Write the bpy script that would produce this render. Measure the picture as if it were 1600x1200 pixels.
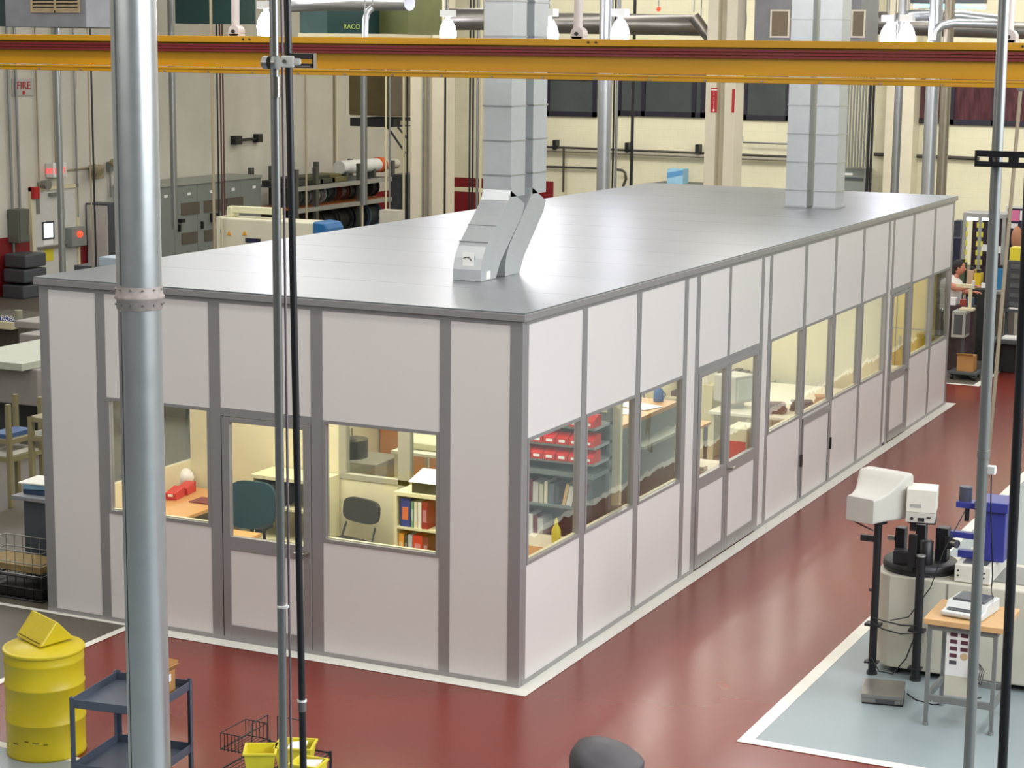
import bpy, math, random
from mathutils import Vector, Matrix
random.seed(7)
sc=bpy.context.scene
for o in list(bpy.data.objects): bpy.data.objects.remove(o)
# ---------------------------------------------------------------- camera
CAM=Vector((6.4696,-13.7012,5.1096)); YAW,PIT,ROL,F=-0.4465,-0.1705,0.0109,3050.4
fw=Vector((math.sin(YAW)*math.cos(PIT),math.cos(YAW)*math.cos(PIT),math.sin(PIT)))
r0=Vector((math.cos(YAW),-math.sin(YAW),0)); u0=r0.cross(fw)
rt=r0*math.cos(ROL)+u0*math.sin(ROL); up=-r0*math.sin(ROL)+u0*math.cos(ROL)
cd=bpy.data.cameras.new('camera'); cam=bpy.data.objects.new('camera',cd); sc.collection.objects.link(cam)
cd.sensor_width=36; cd.lens=F/1600*36; cd.clip_end=200
m=Matrix((rt,up,-fw)).transposed().to_4x4(); m.translation=CAM; cam.matrix_world=m
sc.camera=cam
def at(px,py,ax,v):
    d=fw+rt*((px-800)/F)-up*((py-600)/F); i='xyz'.index(ax)
    return CAM+d*((v-CAM[i])/d[i])
def dp(px,py,dep): return CAM+(fw+rt*((px-800)/F)-up*((py-600)/F))*dep
# ---------------------------------------------------------------- world, lights, exposure
w=bpy.data.worlds.new('world'); sc.world=w; w.use_nodes=True
bg=w.node_tree.nodes['Background']; bg.inputs[0].default_value=(1.0,.97,.93,1); bg.inputs[1].default_value=.5
vs=sc.view_settings; vs.view_transform='Standard'; vs.look='None'; vs.exposure=0.32; vs.gamma=1; vs.use_curve_mapping=False
def lamp(name,loc,power,r=.22,col=(1,.96,.92)):
    l=bpy.data.lights.new(name,'POINT'); l.energy=power; l.shadow_soft_size=r; l.color=col
    o=bpy.data.objects.new(name,l); o.location=loc; sc.collection.objects.link(o); return o
def area(name,loc,sx,sy,power,rot=(0,0,0),col=(1,1,1)):
    l=bpy.data.lights.new(name,'AREA'); l.shape='RECTANGLE'; l.size=sx; l.size_y=sy; l.energy=power; l.color=col
    o=bpy.data.objects.new(name,l); o.location=loc; o.rotation_euler=rot; sc.collection.objects.link(o); return o
# hall lights: added fill areas and unseen high-bay lamps (visible ones modelled further down)
for gx,pw in ((-15,500),(-8,560),(-1,640),(7,1150)):
    area('ceiling_fill_strip',(gx,12,8.5),.5,44,pw,(0,0,0),(1,.97,.93))  # added strips without fixtures, for soft light and bright bands on metal
for gx,gy in ((4,-6),(-3,-2),(-3,6),(4,4),(-3,14),(4,14),(-11,22),(-3,26),(5,24)):
    lamp('high_bay_light',(gx,gy,7.6),230,.3)
area('back_wall_fill',(-3,28,7.8),26,1.2,560,(math.radians(38),0,0),(1,.97,.88))  # added fill to brighten the back wall, no fixture there
area('west_wall_fill',(-14,18,7.8),1.2,26,700,(0,math.radians(-38),0),(1,.97,.92))  # added fill that lifts the left wall, not an actual lamp
area('west_front_fill',(-4,-14,7.5),10,3,260,(math.radians(-58)*-1,0,0),(1,.96,.92))  # unseen fill added behind the camera for faces turned this way
area('east_side_lamps',(12,-4,6.6),3,12,1250,(0,math.radians(60),0),(.88,.94,1))
# office and laboratory ceiling lamps inside the enclosure
area('office_ceiling_light',(-2.4,1.1,2.9),3.6,1.2,105,(0,0,0),(1,.95,.84))
for yy in (4.2,7,9.8): area('laboratory_ceiling_light',(-2.4,yy,2.9),3.4,1.4,105,(0,0,0),(1,.95,.84))
area('end_room_ceiling_light',(-2.4,12.9,2.9),3.2,1.6,130,(0,0,0),(1,.95,.84))
# ---------------------------------------------------------------- materials
def S(c): return tuple(((x/255)/12.92 if x/255<.04045 else ((x/255+.055)/1.055)**2.4) for x in c)+(1,)
MATS={}
def mat(name,col,rough=.5,metal=0,noise=0,ns=8,bump=0,bs=40,emit=0,spec=.5,coat=0,stretch=None):
    if name in MATS: return MATS[name]
    mt=bpy.data.materials.new(name); mt.use_nodes=True; nt=mt.node_tree; N=nt.nodes; L=nt.links
    b=N['Principled BSDF']; c=S(col)
    b.inputs['Base Color'].default_value=c; b.inputs['Roughness'].default_value=rough; b.inputs['Metallic'].default_value=metal
    b.inputs['Specular IOR Level'].default_value=spec
    if coat: b.inputs['Coat Weight'].default_value=coat; b.inputs['Coat Roughness'].default_value=.12
    tc=N.new('ShaderNodeTexCoord'); mp=N.new('ShaderNodeMapping'); L.new(tc.outputs['Object'],mp.inputs[0])
    if stretch: mp.inputs['Scale'].default_value=stretch
    nz=N.new('ShaderNodeTexNoise'); nz.inputs['Scale'].default_value=ns; nz.inputs['Detail'].default_value=4; L.new(mp.outputs[0],nz.inputs['Vector'])
    a=noise if noise else .04
    mx=N.new('ShaderNodeMix'); mx.data_type='RGBA'; mx.blend_type='MULTIPLY'; mx.inputs['Factor'].default_value=1
    rp=N.new('ShaderNodeMapRange'); rp.inputs['From Min'].default_value=.3; rp.inputs['From Max'].default_value=.7
    rp.inputs['To Min'].default_value=1-a; rp.inputs['To Max'].default_value=1+a*.4
    L.new(nz.outputs['Fac'],rp.inputs[0]); mx.inputs[6].default_value=c; L.new(rp.outputs[0],mx.inputs[7]); L.new(mx.outputs[2],b.inputs['Base Color'])
    if bump:
        n2=N.new('ShaderNodeTexNoise'); n2.inputs['Scale'].default_value=bs; L.new(mp.outputs[0],n2.inputs['Vector'])
        bp=N.new('ShaderNodeBump'); bp.inputs['Strength'].default_value=bump; bp.inputs['Distance'].default_value=.02
        L.new(n2.outputs['Fac'],bp.inputs['Height']); L.new(bp.outputs[0],b.inputs['Normal'])
    if emit: b.inputs['Emission Color'].default_value=c; b.inputs['Emission Strength'].default_value=emit
    MATS[name]=mt; return mt
def galv(name,col,rough,metal=.9,sc_=14):
    mt=mat(name,col,rough,metal); nt=mt.node_tree; N=nt.nodes; L=nt.links; b=N['Principled BSDF']
    vo=N.new('ShaderNodeTexVoronoi'); vo.inputs['Scale'].default_value=sc_; tc=N.new('ShaderNodeTexCoord'); L.new(tc.outputs['Object'],vo.inputs['Vector'])
    mr=N.new('ShaderNodeMapRange'); mr.inputs['To Min'].default_value=max(.05,rough-.012); mr.inputs['To Max'].default_value=rough+.015
    sp=N.new('ShaderNodeSeparateColor'); L.new(vo.outputs['Color'],sp.inputs[0]); L.new(sp.outputs[0],mr.inputs[0]); L.new(mr.outputs[0],b.inputs['Roughness'])
    return mt
def glassmat():
    mt=bpy.data.materials.new('window_glass'); mt.use_nodes=True; nt=mt.node_tree; N=nt.nodes; L=nt.links
    for n in list(N):
        if n.type!='OUTPUT_MATERIAL': N.remove(n)
    out=[n for n in N if n.type=='OUTPUT_MATERIAL'][0]
    g=N.new('ShaderNodeBsdfGlossy'); g.inputs['Roughness'].default_value=.01; t=N.new('ShaderNodeBsdfTransparent'); t.inputs[0].default_value=(.95,.965,.95,1)
    lw=N.new('ShaderNodeLayerWeight'); lw.inputs[0].default_value=.5; mx=N.new('ShaderNodeMixShader')
    po=N.new('ShaderNodeMath'); po.operation='POWER'; po.inputs[1].default_value=4; L.new(lw.outputs['Facing'],po.inputs[0])
    ml=N.new('ShaderNodeMath'); ml.operation='MULTIPLY_ADD'; ml.inputs[1].default_value=.9; ml.inputs[2].default_value=.055; L.new(po.outputs[0],ml.inputs[0])
    tc=N.new('ShaderNodeTexCoord'); nz=N.new('ShaderNodeTexNoise'); nz.inputs['Scale'].default_value=2.2; L.new(tc.outputs['Object'],nz.inputs['Vector'])
    bp=N.new('ShaderNodeBump'); bp.inputs['Strength'].default_value=.12; bp.inputs['Distance'].default_value=.02; L.new(nz.outputs['Fac'],bp.inputs['Height']); L.new(bp.outputs[0],g.inputs['Normal'])
    L.new(ml.outputs[0],mx.inputs[0]); L.new(t.outputs[0],mx.inputs[1]); L.new(g.outputs[0],mx.inputs[2]); L.new(mx.outputs[0],out.inputs[0])
    return mt
GLASS=glassmat()
def brick(name,col,sx=.4,sz=.2,axis='y',red=None,redz=1.2):
    mt=mat(name,col,.65,0,.08,1.2); nt=mt.node_tree; N=nt.nodes; L=nt.links; b=N['Principled BSDF']
    tc=N.new('ShaderNodeTexCoord'); sp=N.new('ShaderNodeSeparateXYZ'); L.new(tc.outputs['Object'],sp.inputs[0])
    cb=N.new('ShaderNodeCombineXYZ'); L.new(sp.outputs['X' if axis=='y' else 'Y'],cb.inputs[0]); L.new(sp.outputs['Z'],cb.inputs[1])
    br=N.new('ShaderNodeTexBrick'); br.inputs['Scale'].default_value=1; br.inputs['Brick Width'].default_value=sx; br.inputs['Row Height'].default_value=sz
    br.inputs['Mortar Size'].default_value=.006; br.inputs['Color1'].default_value=br.inputs['Color2'].default_value=(1,1,1,1); br.inputs['Mortar'].default_value=(.93,.93,.91,1)
    L.new(cb.outputs[0],br.inputs[0])
    src=b.inputs['Base Color'].links[0].from_socket
    mx=N.new('ShaderNodeMix'); mx.data_type='RGBA'; mx.blend_type='MULTIPLY'; mx.inputs['Factor'].default_value=1
    L.new(src,mx.inputs[6]); L.new(br.outputs[0],mx.inputs[7]); last=mx.outputs[2]
    L.new(last,b.inputs['Base Color']); return mt
PANEL=mat('white_laminate',(214,209,206),.38,0,.02,1.5)
ALU=mat('brushed_aluminium',(154,151,151),.34,.38,.03,3)
ROOFM=mat('roof_sheet_steel',(150,155,158),.36,.72,.08,.9,.12,1.1,stretch=(.35,1,1))
RED=mat('red_floor_epoxy',(118,44,34),.26,0,.1,.8,.04,1.5,spec=.55)
GREYF=mat('light_grey_floor_epoxy',(140,152,156),.35,0,.06,1,.03,3)
BROWNF=mat('grey_brown_concrete',(92,86,76),.5,0,.12,1.4)
LINE=mat('white_line_paint',(226,224,214),.4,0,.05,6)
WALLB=brick('cream_block_wall',(222,217,188),.41,.205,'y')
WALLL=brick('cream_panel_wall_left',(208,204,190),1.5,20,'x')
WAINS=mat('dark_red_wall_paint',(124,26,30),.5,0,.06,3)
GALV=galv('galvanised_steel',(190,194,196),.33,.8,18)
GALVD=galv('galvanised_duct_sheet',(196,201,204),.4,.5,12)
GPIPE=mat('grey_conduit_steel',(150,152,150),.35,.7,.05,9)
BLACK=mat('black_paint',(24,24,28),.4)
BLKP=mat('black_plastic',(34,33,36),.45,0,.05,20)
YEL=mat('crane_yellow_paint',(180,130,6),.42,0,.14,2,stretch=(.4,1,3))
YELD=mat('barrel_yellow_paint',(203,182,28),.38,0,.07,5,.05,30)
YELP=mat('yellow_plastic',(214,200,50),.4,0,.04,6)
DKRED=mat('conductor_rail_red',(104,22,28),.45)
WHITE=mat('white_paint',(226,226,222),.4)
CREAM=mat('cream_paint',(214,206,172),.5,0,.03,3)
CREAMC=mat('cream_column_paint',(216,208,184),.45,0,.05,3)
BEIGE=mat('beige_enamel',(196,192,176),.4,0,.03,4)
PCB=mat('computer_beige_plastic',(190,187,178),.42)
BLUE=mat('blue_enamel',(48,54,134),.35)
BLUEM=mat('machine_blue_paint',(32,98,150),.4)
STEEL=mat('stainless_steel',(170,166,160),.28,.85,.12,6)
WOOD=mat('maple_butcher_block',(204,164,114),.4,0,.12,6,stretch=(1,9,1))
WOODD=mat('desk_wood_laminate',(206,152,92),.45,0,.08,5,stretch=(1,6,1))
ORWOOD=mat('orange_plywood',(176,104,44),.55,0,.12,5)
CART=mat('blue_grey_cart_enamel',(76,84,98),.4,0,.04,6)
TGREY=mat('table_grey_enamel',(120,124,122),.4,.2,.05,8)
CARDB=mat('brown_cardboard',(176,128,74),.7,0,.06,10)
SWG=mat('switchgear_grey',(128,134,128),.45,0,.05,3)
SWGD=mat('dark_grey_enamel',(72,76,80),.45,0,.05,4)
REDB=mat('red_plastic_bin',(200,36,30),.35)
TEAL=mat('teal_upholstery',(30,62,70),.85,0,.1,60)
SHELFG=mat('grey_steel_shelf',(112,122,118),.4,.2,.04,4)
BOOKC=mat('cream_bookcase',(220,212,170),.45)
TANK=mat('olive_tank_paint',(92,80,46),.5,0,.1,3)
GREENM=mat('dark_green_enamel',(24,58,56),.5,0,.1,3)
OLIVE=mat('olive_green_enamel',(104,110,62),.5,0,.12,3)
DKWIN=mat('dark_window_frame',(32,30,44),.4)
REDSIGN=mat('red_sign',(178,30,34),.5)
PAPER=mat('white_paper',(238,238,234),.7)
SKIN=mat('skin',(196,128,104),.55)
HAIR=mat('dark_hair',(34,26,24),.7)
PINK=mat('pink_paper',(222,120,160),.7)
NAVY=mat('navy_panel',(28,28,62),.6)
ORNG=mat('orange_plastic',(220,96,40),.5)
LAMPM=mat('glowing_lamp_glass',(238,236,255),.3,emit=34)
TUBE=mat('fluorescent_tube',(244,248,255),.3,emit=7)
WINLIT=mat('daylight_door_window',(220,240,240),.3,emit=2.2)
EXITM=mat('exit_letters_lit',(235,50,50),.4,emit=1.6)
LEDR=mat('red_indicator_light',(240,50,30),.4,emit=3)
GRAN=mat('black_granite',(38,42,40),.25,0,.2,60)
HOODM=mat('cable_tan_plastic',(158,146,118),.5)
# ---------------------------------------------------------------- mesh helpers
class MB:
    def __init__(s): s.v=[];s.f=[];s.sm=[];s.mi=[];s.c=0
    def _a(s,vs,fs,sm=False):
        b=len(s.v); s.v+= [Vector(x) for x in vs]; s.f+=[tuple(b+i for i in f) for f in fs]; s.sm+=[sm]*len(fs); s.mi+=[s.c]*len(fs); return s
    def box(s,x0,x1,y0,y1,z0,z1):
        x0,x1=sorted((x0,x1));y0,y1=sorted((y0,y1));z0,z1=sorted((z0,z1))
        return s._a([(x0,y0,z0),(x1,y0,z0),(x1,y1,z0),(x0,y1,z0),(x0,y0,z1),(x1,y0,z1),(x1,y1,z1),(x0,y1,z1)],[(0,3,2,1),(4,5,6,7),(0,1,5,4),(1,2,6,5),(2,3,7,6),(3,0,4,7)])
    def cb(s,x,y,z,sx,sy,sz,rz=0,rx=0,ry=0):
        R=Matrix.Rotation(rz,3,'Z')@Matrix.Rotation(ry,3,'Y')@Matrix.Rotation(rx,3,'X'); c=Vector((x,y,z))
        vs=[c+R@Vector((a*sx/2,b*sy/2,d*sz/2)) for d in(-1,1) for a,b in((-1,-1),(1,-1),(1,1),(-1,1))]
        return s._a(vs,[(0,3,2,1),(4,5,6,7),(0,1,5,4),(1,2,6,5),(2,3,7,6),(3,0,4,7)])
    def cyl(s,p0,p1,r,n=16,r2=None,caps=True):
        p0=Vector(p0);p1=Vector(p1);r2=r if r2 is None else r2; d=(p1-p0).normalized()
        a=d.orthogonal().normalized(); b=d.cross(a)
        R0=[p0+(a*math.cos(2*math.pi*i/n)+b*math.sin(2*math.pi*i/n))*r for i in range(n)]
        R1=[p1+(a*math.cos(2*math.pi*i/n)+b*math.sin(2*math.pi*i/n))*r2 for i in range(n)]
        s._a(R0+R1,[(i,(i+1)%n,n+(i+1)%n,n+i) for i in range(n)],True)
        if caps: s._a(R0,[tuple(range(n-1,-1,-1))]); s._a(R1,[tuple(range(n))])
        return s
    def tube(s,pts,r,n=8,closed=False):
        P=[Vector(p) for p in pts]; k=len(P); rings=[]; ref=None
        for i in range(k):
            t=(P[min(i+1,k-1)]-P[max(i-1,0)]).normalized()
            if ref is None: ref=t.orthogonal().normalized()
            a=(ref-t*ref.dot(t)); a=a.normalized() if a.length>1e-6 else t.orthogonal().normalized(); ref=a; b=t.cross(a)
            rings.append([P[i]+(a*math.cos(2*math.pi*j/n)+b*math.sin(2*math.pi*j/n))*r for j in range(n)])
        vs=[v for R in rings for v in R]
        fs=[(i*n+j,i*n+(j+1)%n,(i+1)*n+(j+1)%n,(i+1)*n+j) for i in range(k-1) for j in range(n)]
        s._a(vs,fs,True); s._a(rings[0],[tuple(range(n-1,-1,-1))]); s._a(rings[-1],[tuple(range(n))]); return s
    def lathe(s,prof,cx=0,cy=0,n=32):
        vs=[(cx+r*math.cos(2*math.pi*j/n),cy+r*math.sin(2*math.pi*j/n),z) for r,z in prof for j in range(n)]
        k=len(prof); fs=[(i*n+j,i*n+(j+1)%n,(i+1)*n+(j+1)%n,(i+1)*n+j) for i in range(k-1) for j in range(n)]
        s._a(vs,fs,True)
        if prof[0][0]>1e-4: s._a(vs[:n],[tuple(range(n-1,-1,-1))])
        if prof[-1][0]>1e-4: s._a(vs[-n:],[tuple(range(n))])
        return s
    def ball(s,c,rx,ry=None,rz=None,n=14):
        ry=ry or rx; rz=rz or rx; vs=[];m_=n//2
        for i in range(m_+1):
            th=math.pi*i/m_
            for j in range(n): vs.append((c[0]+rx*math.sin(th)*math.cos(2*math.pi*j/n),c[1]+ry*math.sin(th)*math.sin(2*math.pi*j/n),c[2]-rz*math.cos(th)))
        return s._a(vs,[(i*n+j,i*n+(j+1)%n,(i+1)*n+(j+1)%n,(i+1)*n+j) for i in range(m_) for j in range(n)],True)
    def prism(s,poly,ax,a,b):
        # poly 2D points; ax extrusion axis: x->(y,z) y->(x,z) z->(x,y)
        def P(q,t): return {'x':(t,q[0],q[1]),'y':(q[0],t,q[1]),'z':(q[0],q[1],t)}[ax]
        n=len(poly); return s._a([P(q,a) for q in poly]+[P(q,b) for q in poly],[tuple(range(n-1,-1,-1)),tuple(range(n,2*n))]+[(i,(i+1)%n,n+(i+1)%n,n+i) for i in range(n)])
    def quad(s,a,b,c,d): return s._a([a,b,c,d],[(0,1,2,3)])
    def frame(s,a,b,w,ax,t0,t1,z0,z1):
        # rectangular frame in plane perpendicular to ax, spanning a..b horizontally, z0..z1
        if ax=='y':
            s.box(a,a+w,t0,t1,z0,z1).box(b-w,b,t0,t1,z0,z1).box(a+w,b-w,t0,t1,z0,z0+w).box(a+w,b-w,t0,t1,z1-w,z1)
        else:
            s.box(t0,t1,a,a+w,z0,z1).box(t0,t1,b-w,b,z0,z1).box(t0,t1,a+w,b-w,z0,z0+w).box(t0,t1,a+w,b-w,z1-w,z1)
        return s
def obj(name,mb,mts,parent=None,bev=0,off=None):
    """off: mesh given in world coordinates, stored relative to this point"""
    me=bpy.data.meshes.new(name); o_=off or Vector((0,0,0))
    me.from_pydata([v-o_ for v in mb.v],[],mb.f)
    if not isinstance(mts,(list,tuple)): mts=[mts]
    for x in mts: me.materials.append(x)
    for p,sm,mi in zip(me.polygons,mb.sm,mb.mi): p.use_smooth=sm; p.material_index=min(mi,len(mts)-1)
    me.update(); o=bpy.data.objects.new(name,me); sc.collection.objects.link(o)
    if parent: o.parent=parent
    elif off is not None: o.location=off
    if bev:
        b=o.modifiers.new('bevel','BEVEL'); b.width=bev; b.segments=2; b.limit_method='ANGLE'; b.angle_limit=math.radians(40)
    return o
def tag(o,label,cat,group=None):
    o['label']=label; o['category']=cat
    if group: o['group']=group
    return o
def thing(name,label,cat,loc,rz=0,group=None):
    o=bpy.data.objects.new(name,None); o.empty_display_size=.1; sc.collection.objects.link(o); o.location=loc; o.rotation_euler=(0,0,rz)
    return tag(o,label,cat,group)
class T:
    """a thing whose parts are written in world coordinates"""
    def __init__(s,name,label,cat,loc,group=None): s.loc=Vector(loc); s.o=thing(name,label,cat,s.loc,0,group)
    def p(s,name,mb,m_,bev=0,parent=None,label=None):
        o=obj(name,mb,m_,None,bev,s.loc); o.location=(0,0,0); o.parent=parent or s.o
        if label: o['label']=label
        return o
def solo(name,mb,m_,label,cat,bev=0,group=None,kind=None,loc=None):
    if loc is None:
        xs=[v.x for v in mb.v];ys=[v.y for v in mb.v];zs=[v.z for v in mb.v]
        loc=Vector(((min(xs)+max(xs))/2,(min(ys)+max(ys))/2,min(zs)))
    o=obj(name,mb,m_,None,bev,Vector(loc)); tag(o,label,cat,group)
    if kind: o['kind']=kind
    return o
def struct(name,mb,m_,bev=0):
    o=obj(name,mb,m_,None,bev); o['kind']='structure'; return o
def copytree(o,loc,label=None,rz=None):
    c=o.copy(); sc.collection.objects.link(c); c.location=loc
    if rz is not None: c.rotation_euler=(0,0,rz)
    if label: c['label']=label
    for ch in o.children:
        d=ch.copy(); sc.collection.objects.link(d); d.parent=c
        for g in ch.children:
            e=g.copy(); sc.collection.objects.link(e); e.parent=d
    return c
def comps(mb):
    n=len(mb.v); pa=list(range(n))
    def fd(a):
        while pa[a]!=a: pa[a]=pa[pa[a]]; a=pa[a]
        return a
    for f in mb.f:
        for i in f[1:]: pa[fd(i)]=fd(f[0])
    # caps of cylinders duplicate vertices: merge by position
    pos={}
    for i,v in enumerate(mb.v):
        k=(round(v.x,5),round(v.y,5),round(v.z,5))
        if k in pos: pa[fd(i)]=fd(pos[k])
        else: pos[k]=i
    g={}
    for f,sm,mi in zip(mb.f,mb.sm,mb.mi): g.setdefault(fd(f[0]),[]).append((f,sm,mi))
    out=[]
    for fs in g.values():
        m_=MB(); mp={}
        for f,sm,mi in fs:
            nf=[]
            for i in f:
                if i not in mp: mp[i]=len(m_.v); m_.v.append(mb.v[i])
                nf.append(mp[i])
            m_.f.append(tuple(nf)); m_.sm.append(sm); m_.mi.append(mi)
        out.append(m_)
    return out
def psplit(t,name,mb,m_,bev=0,parent=None):
    for c_ in comps(mb): t.p(name,c_,m_,bev,parent)
def text(name,s,size,loc,rot,m_,parent=None,ext=.002,align='CENTER',sx=1):
    cu=bpy.data.curves.new(name,'FONT'); cu.body=s; cu.size=size; cu.extrude=ext; cu.align_x=align; cu.align_y='CENTER'
    t=bpy.data.objects.new(name,cu); sc.collection.objects.link(t)
    bpy.context.view_layer.update()
    me=bpy.data.meshes.new_from_object(t.evaluated_get(bpy.context.evaluated_depsgraph_get())); bpy.data.objects.remove(t)
    me.materials.clear(); me.materials.append(m_); o=bpy.data.objects.new(name,me); sc.collection.objects.link(o)
    o.rotation_euler=rot; o.scale=(sx,1,1)
    if parent: o.parent=parent; o.location=Vector(loc)-parent.location
    else: o.location=loc
    return o
PI=math.pi
# ================================================================ floor and hall
fl=MB(); fl.box(-24,14,-20,42,-.2,0)
def zone(x0,x1,y0,y1,mi,z=.003):
    fl.c=mi; fl._a([(x0,y0,z),(x1,y0,z),(x1,y1,z),(x0,y1,z)],[(0,1,2,3)])
zone(-24,-3.84,-2.88,42,1)            # grey-brown floor west of the aisle
zone(-24,14,-20,-2.97,2)               # light grey floor nearest the camera
zone(2.09,14,-.25,40,2)               # light grey pad on the east side
zone(-3.84,.0,16.5,42,1)              # floor beyond the enclosure
zone(-3.84,-3.76,-2.88,0,3,.005); zone(-24,14,-2.97,-2.88,3,.005)
zone(1.98,2.09,-.36,40,3,.005); zone(2.09,14,-.36,-.25,3,.005)
zone(-3.84,.1,16.4,16.5,3,.005); zone(.0,.1,16.5,42,3,.005)
zone(0,.135,-.16,14.62+.12,3,.004); zone(-3.84,0,-.16,0,3,.004); zone(-5.9,-3.84,-.06,0,3,.004)
zone(-4.8,.0,14.62,14.74,3,.004)
struct('floor',fl,[RED,BROWNF,GREYF,LINE])
struct('wall_back',MB().box(-20,14,34,34.2,0,9),WALLB)
struct('wall_right',MB().box(14,14.2,-20,34,0,9),mat('grey_green_wall',(150,150,140),.6))
struct('wall_front',MB().box(-20,14,-20.2,-20,0,9),mat('dull_grey_wall',(110,110,108),.6))
struct('wall_left',MB().box(-20.2,-20,-20,34,0,9),WALLL)
struct('baseboard_left',MB().box(-20,-19.985,-6,18.35,0,1.19).box(-20,-19.985,19.95,34,0,1.19),WAINS)
struct('baseboard_back',MB().box(-20,-15.2,33.985,34,0,1.6),WAINS)
struct('ceiling',MB().box(-20,14,-20,34,8.95,9.1),mat('ceiling_grey',(120,118,112),.8))
# ================================================================ enclosure
W,LN,H=4.759,14.623,3.067
en=T('modular_enclosure','long white panelled modular room with a flat metal roof on the red floor','room',(-W/2,LN/2,0))
rf=MB().box(-W-.03,.03,-.03,LN+.03,H-.012,H)
en.p('roof',rf,ROOFM)
sm=MB()
for i in range(1,12): sm.box(-W-.02,.02,i*1.2187-.003,i*1.2187+.003,H,H+.0006)
en.p('roof_seam',sm,mat('roof_seam_steel',(142,147,150),.32,.75))
fa=MB().box(-W-.03,.034,-.035,-.0,H-.068,H-.0125).box(.001,.035,-.034,LN+.03,H-.068,H-.012).box(-W-.03,0,LN,LN+.03,H-.068,H-.012).box(-W-.03,-W,0,LN,H-.068,H-.012)
en.p('roof_fascia',fa,ALU,.004)
T0,T1=-.05,0.0   # wall thickness on the end wall (y), side wall uses x the same way
ZS,ZH,ZD=1.0,2.045,1.985   # sill, head, door head
def wpan(ax,a,b,z0,z1,back=False):
    q=.006
    if ax=='y': return MB().box(a,b,q,.05-q,z0,z1)
    return MB().box(-.05+q,-q,a,b,z0,z1)
def wmul(ax,a,b,z0=0,z1=H-.05,d=0):
    return MB().box(a,b,-d,.055,z0,z1) if ax=='y' else MB().box(-.055,d,a,b,z0,z1)
def wwin(ax,a,b,z0=ZS,z1=ZH,fw_=.028):
    f=MB().frame(a,b,fw_,ax,*((-.004,.055) if ax=='y' else (-.055,.004)),z0,z1)
    fo=en.p('window_frame',f,ALU)
    li=MB()
    if ax=='y': li.box(a+fw_,b-fw_,.03,.06,z0+.02,z0+fw_+.008)
    else: li.box(-.06,-.03,a+fw_,b-fw_,z0+.02,z0+fw_+.008)
    en.p('window_stop',li,CREAM,0,fo)
    g=MB()
    if ax=='y': g.box(a+fw_,b-fw_,.022,.027,z0+fw_,z1-fw_)
    else: g.box(-.027,-.022,a+fw_,b-fw_,z0+fw_,z1-fw_)
    en.p('window_pane',g,GLASS,0,fo)
# --- end wall (faces the camera on the left), x from -W to 0
for a,b in ((-W,-4.655),(-4.145,-4.045),(-2.9586,-2.845),(-1.945,-1.832),(-.736,-.636),(-.109,0)):
    en.p('mullion',wmul('y',a,b),ALU,.003)
for a,b in ((-4.655,-4.145),(-.636,-.109)): en.p('wall_panel',wpan('y',a,b,.04,H-.105),PANEL)
for a,b in ((-4.045,-2.9586),(-1.832,-.736)):
    en.p('wall_panel',wpan('y',a,b,ZH,H-.105),PANEL); en.p('wall_panel',wpan('y',a,b,.04,ZS),PANEL); wwin('y',a,b)
en.p('wall_panel',wpan('y',-2.845,-1.945,2.06,H-.105),PANEL)
rl=MB().box(-W+.002,-.002,-.003,.053,0,.04).box(-W+.002,-.002,-.003,.053,H-.105,H-.06).box(-2.845,-1.945,-.002,.053,1.99,2.06)
rl.box(-.052,.003,.057,3.99,0,.04).box(-.052,.002,5.9,11.05,0,.04).box(-.052,.002,12.2,LN,0,.04).box(-.052,.003,.057,LN,H-.105,H-.06)
rl.box(-.052,.002,4,5.93,1.99,2.06).box(-.052,.002,11.2,12.24,1.99,2.06)
en.p('rail',rl,ALU)
def door(ax,a,b,hinge=1,z0=.02,z1=ZD,gl=True,handle=True,wz=(.94,1.945)):
    s=.075
    f=MB()
    P=lambda u0,u1,z0_,z1_,t0=-.006,t1=.045: (f.box(u0,u1,t0,t1,z0_,z1_) if ax=='y' else f.box(-t1,-t0,u0,u1,z0_,z1_))
    P(a,a+s,z0,z1);P(b-s,b,z0,z1);P(a+s,b-s,z0,z0+.13);P(a+s,b-s,z1-.045,z1);P(a+s,b-s,.82,wz[0])
    d=en.p('door',f,ALU,.003)
    g=MB();k=MB()
    if ax=='y': g.box(a+s,b-s,.018,.023,wz[0],z1-.045); k.box(a+s,b-s,.004,.034,z0+.13,.82)
    else: g.box(-.023,-.018,a+s,b-s,wz[0],z1-.045); k.box(-.034,-.004,a+s,b-s,z0+.13,.82)
    en.p('door_pane',g,GLASS,0,d); en.p('kick_panel',k,PANEL,0,d)
    if handle:
        h=MB(); u=b-.04 if hinge<0 else a+.04
        if ax=='y': h.cyl((u,-.05,.88),(u,0,.88),.012).cyl((u,-.05,.88),(u-.1,-.05,.88),.011).cyl((u,-.012,.88),(u,0,.88),.028)
        else: h.cyl((.05,u,.88),(0,u,.88),.012).cyl((.05,u,.88),(.05,u+.09*hinge,.88),.011).cyl((.012,u,.88),(0,u,.88),.028)
        en.p('door_handle',h,STEEL,0,d)
door('y',-2.835,-1.95,-1)
gap=MB().box(-2.845,-2.837,-.001,.02,0,1.99)
en.p('door_gasket',gap,BLACK)
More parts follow.
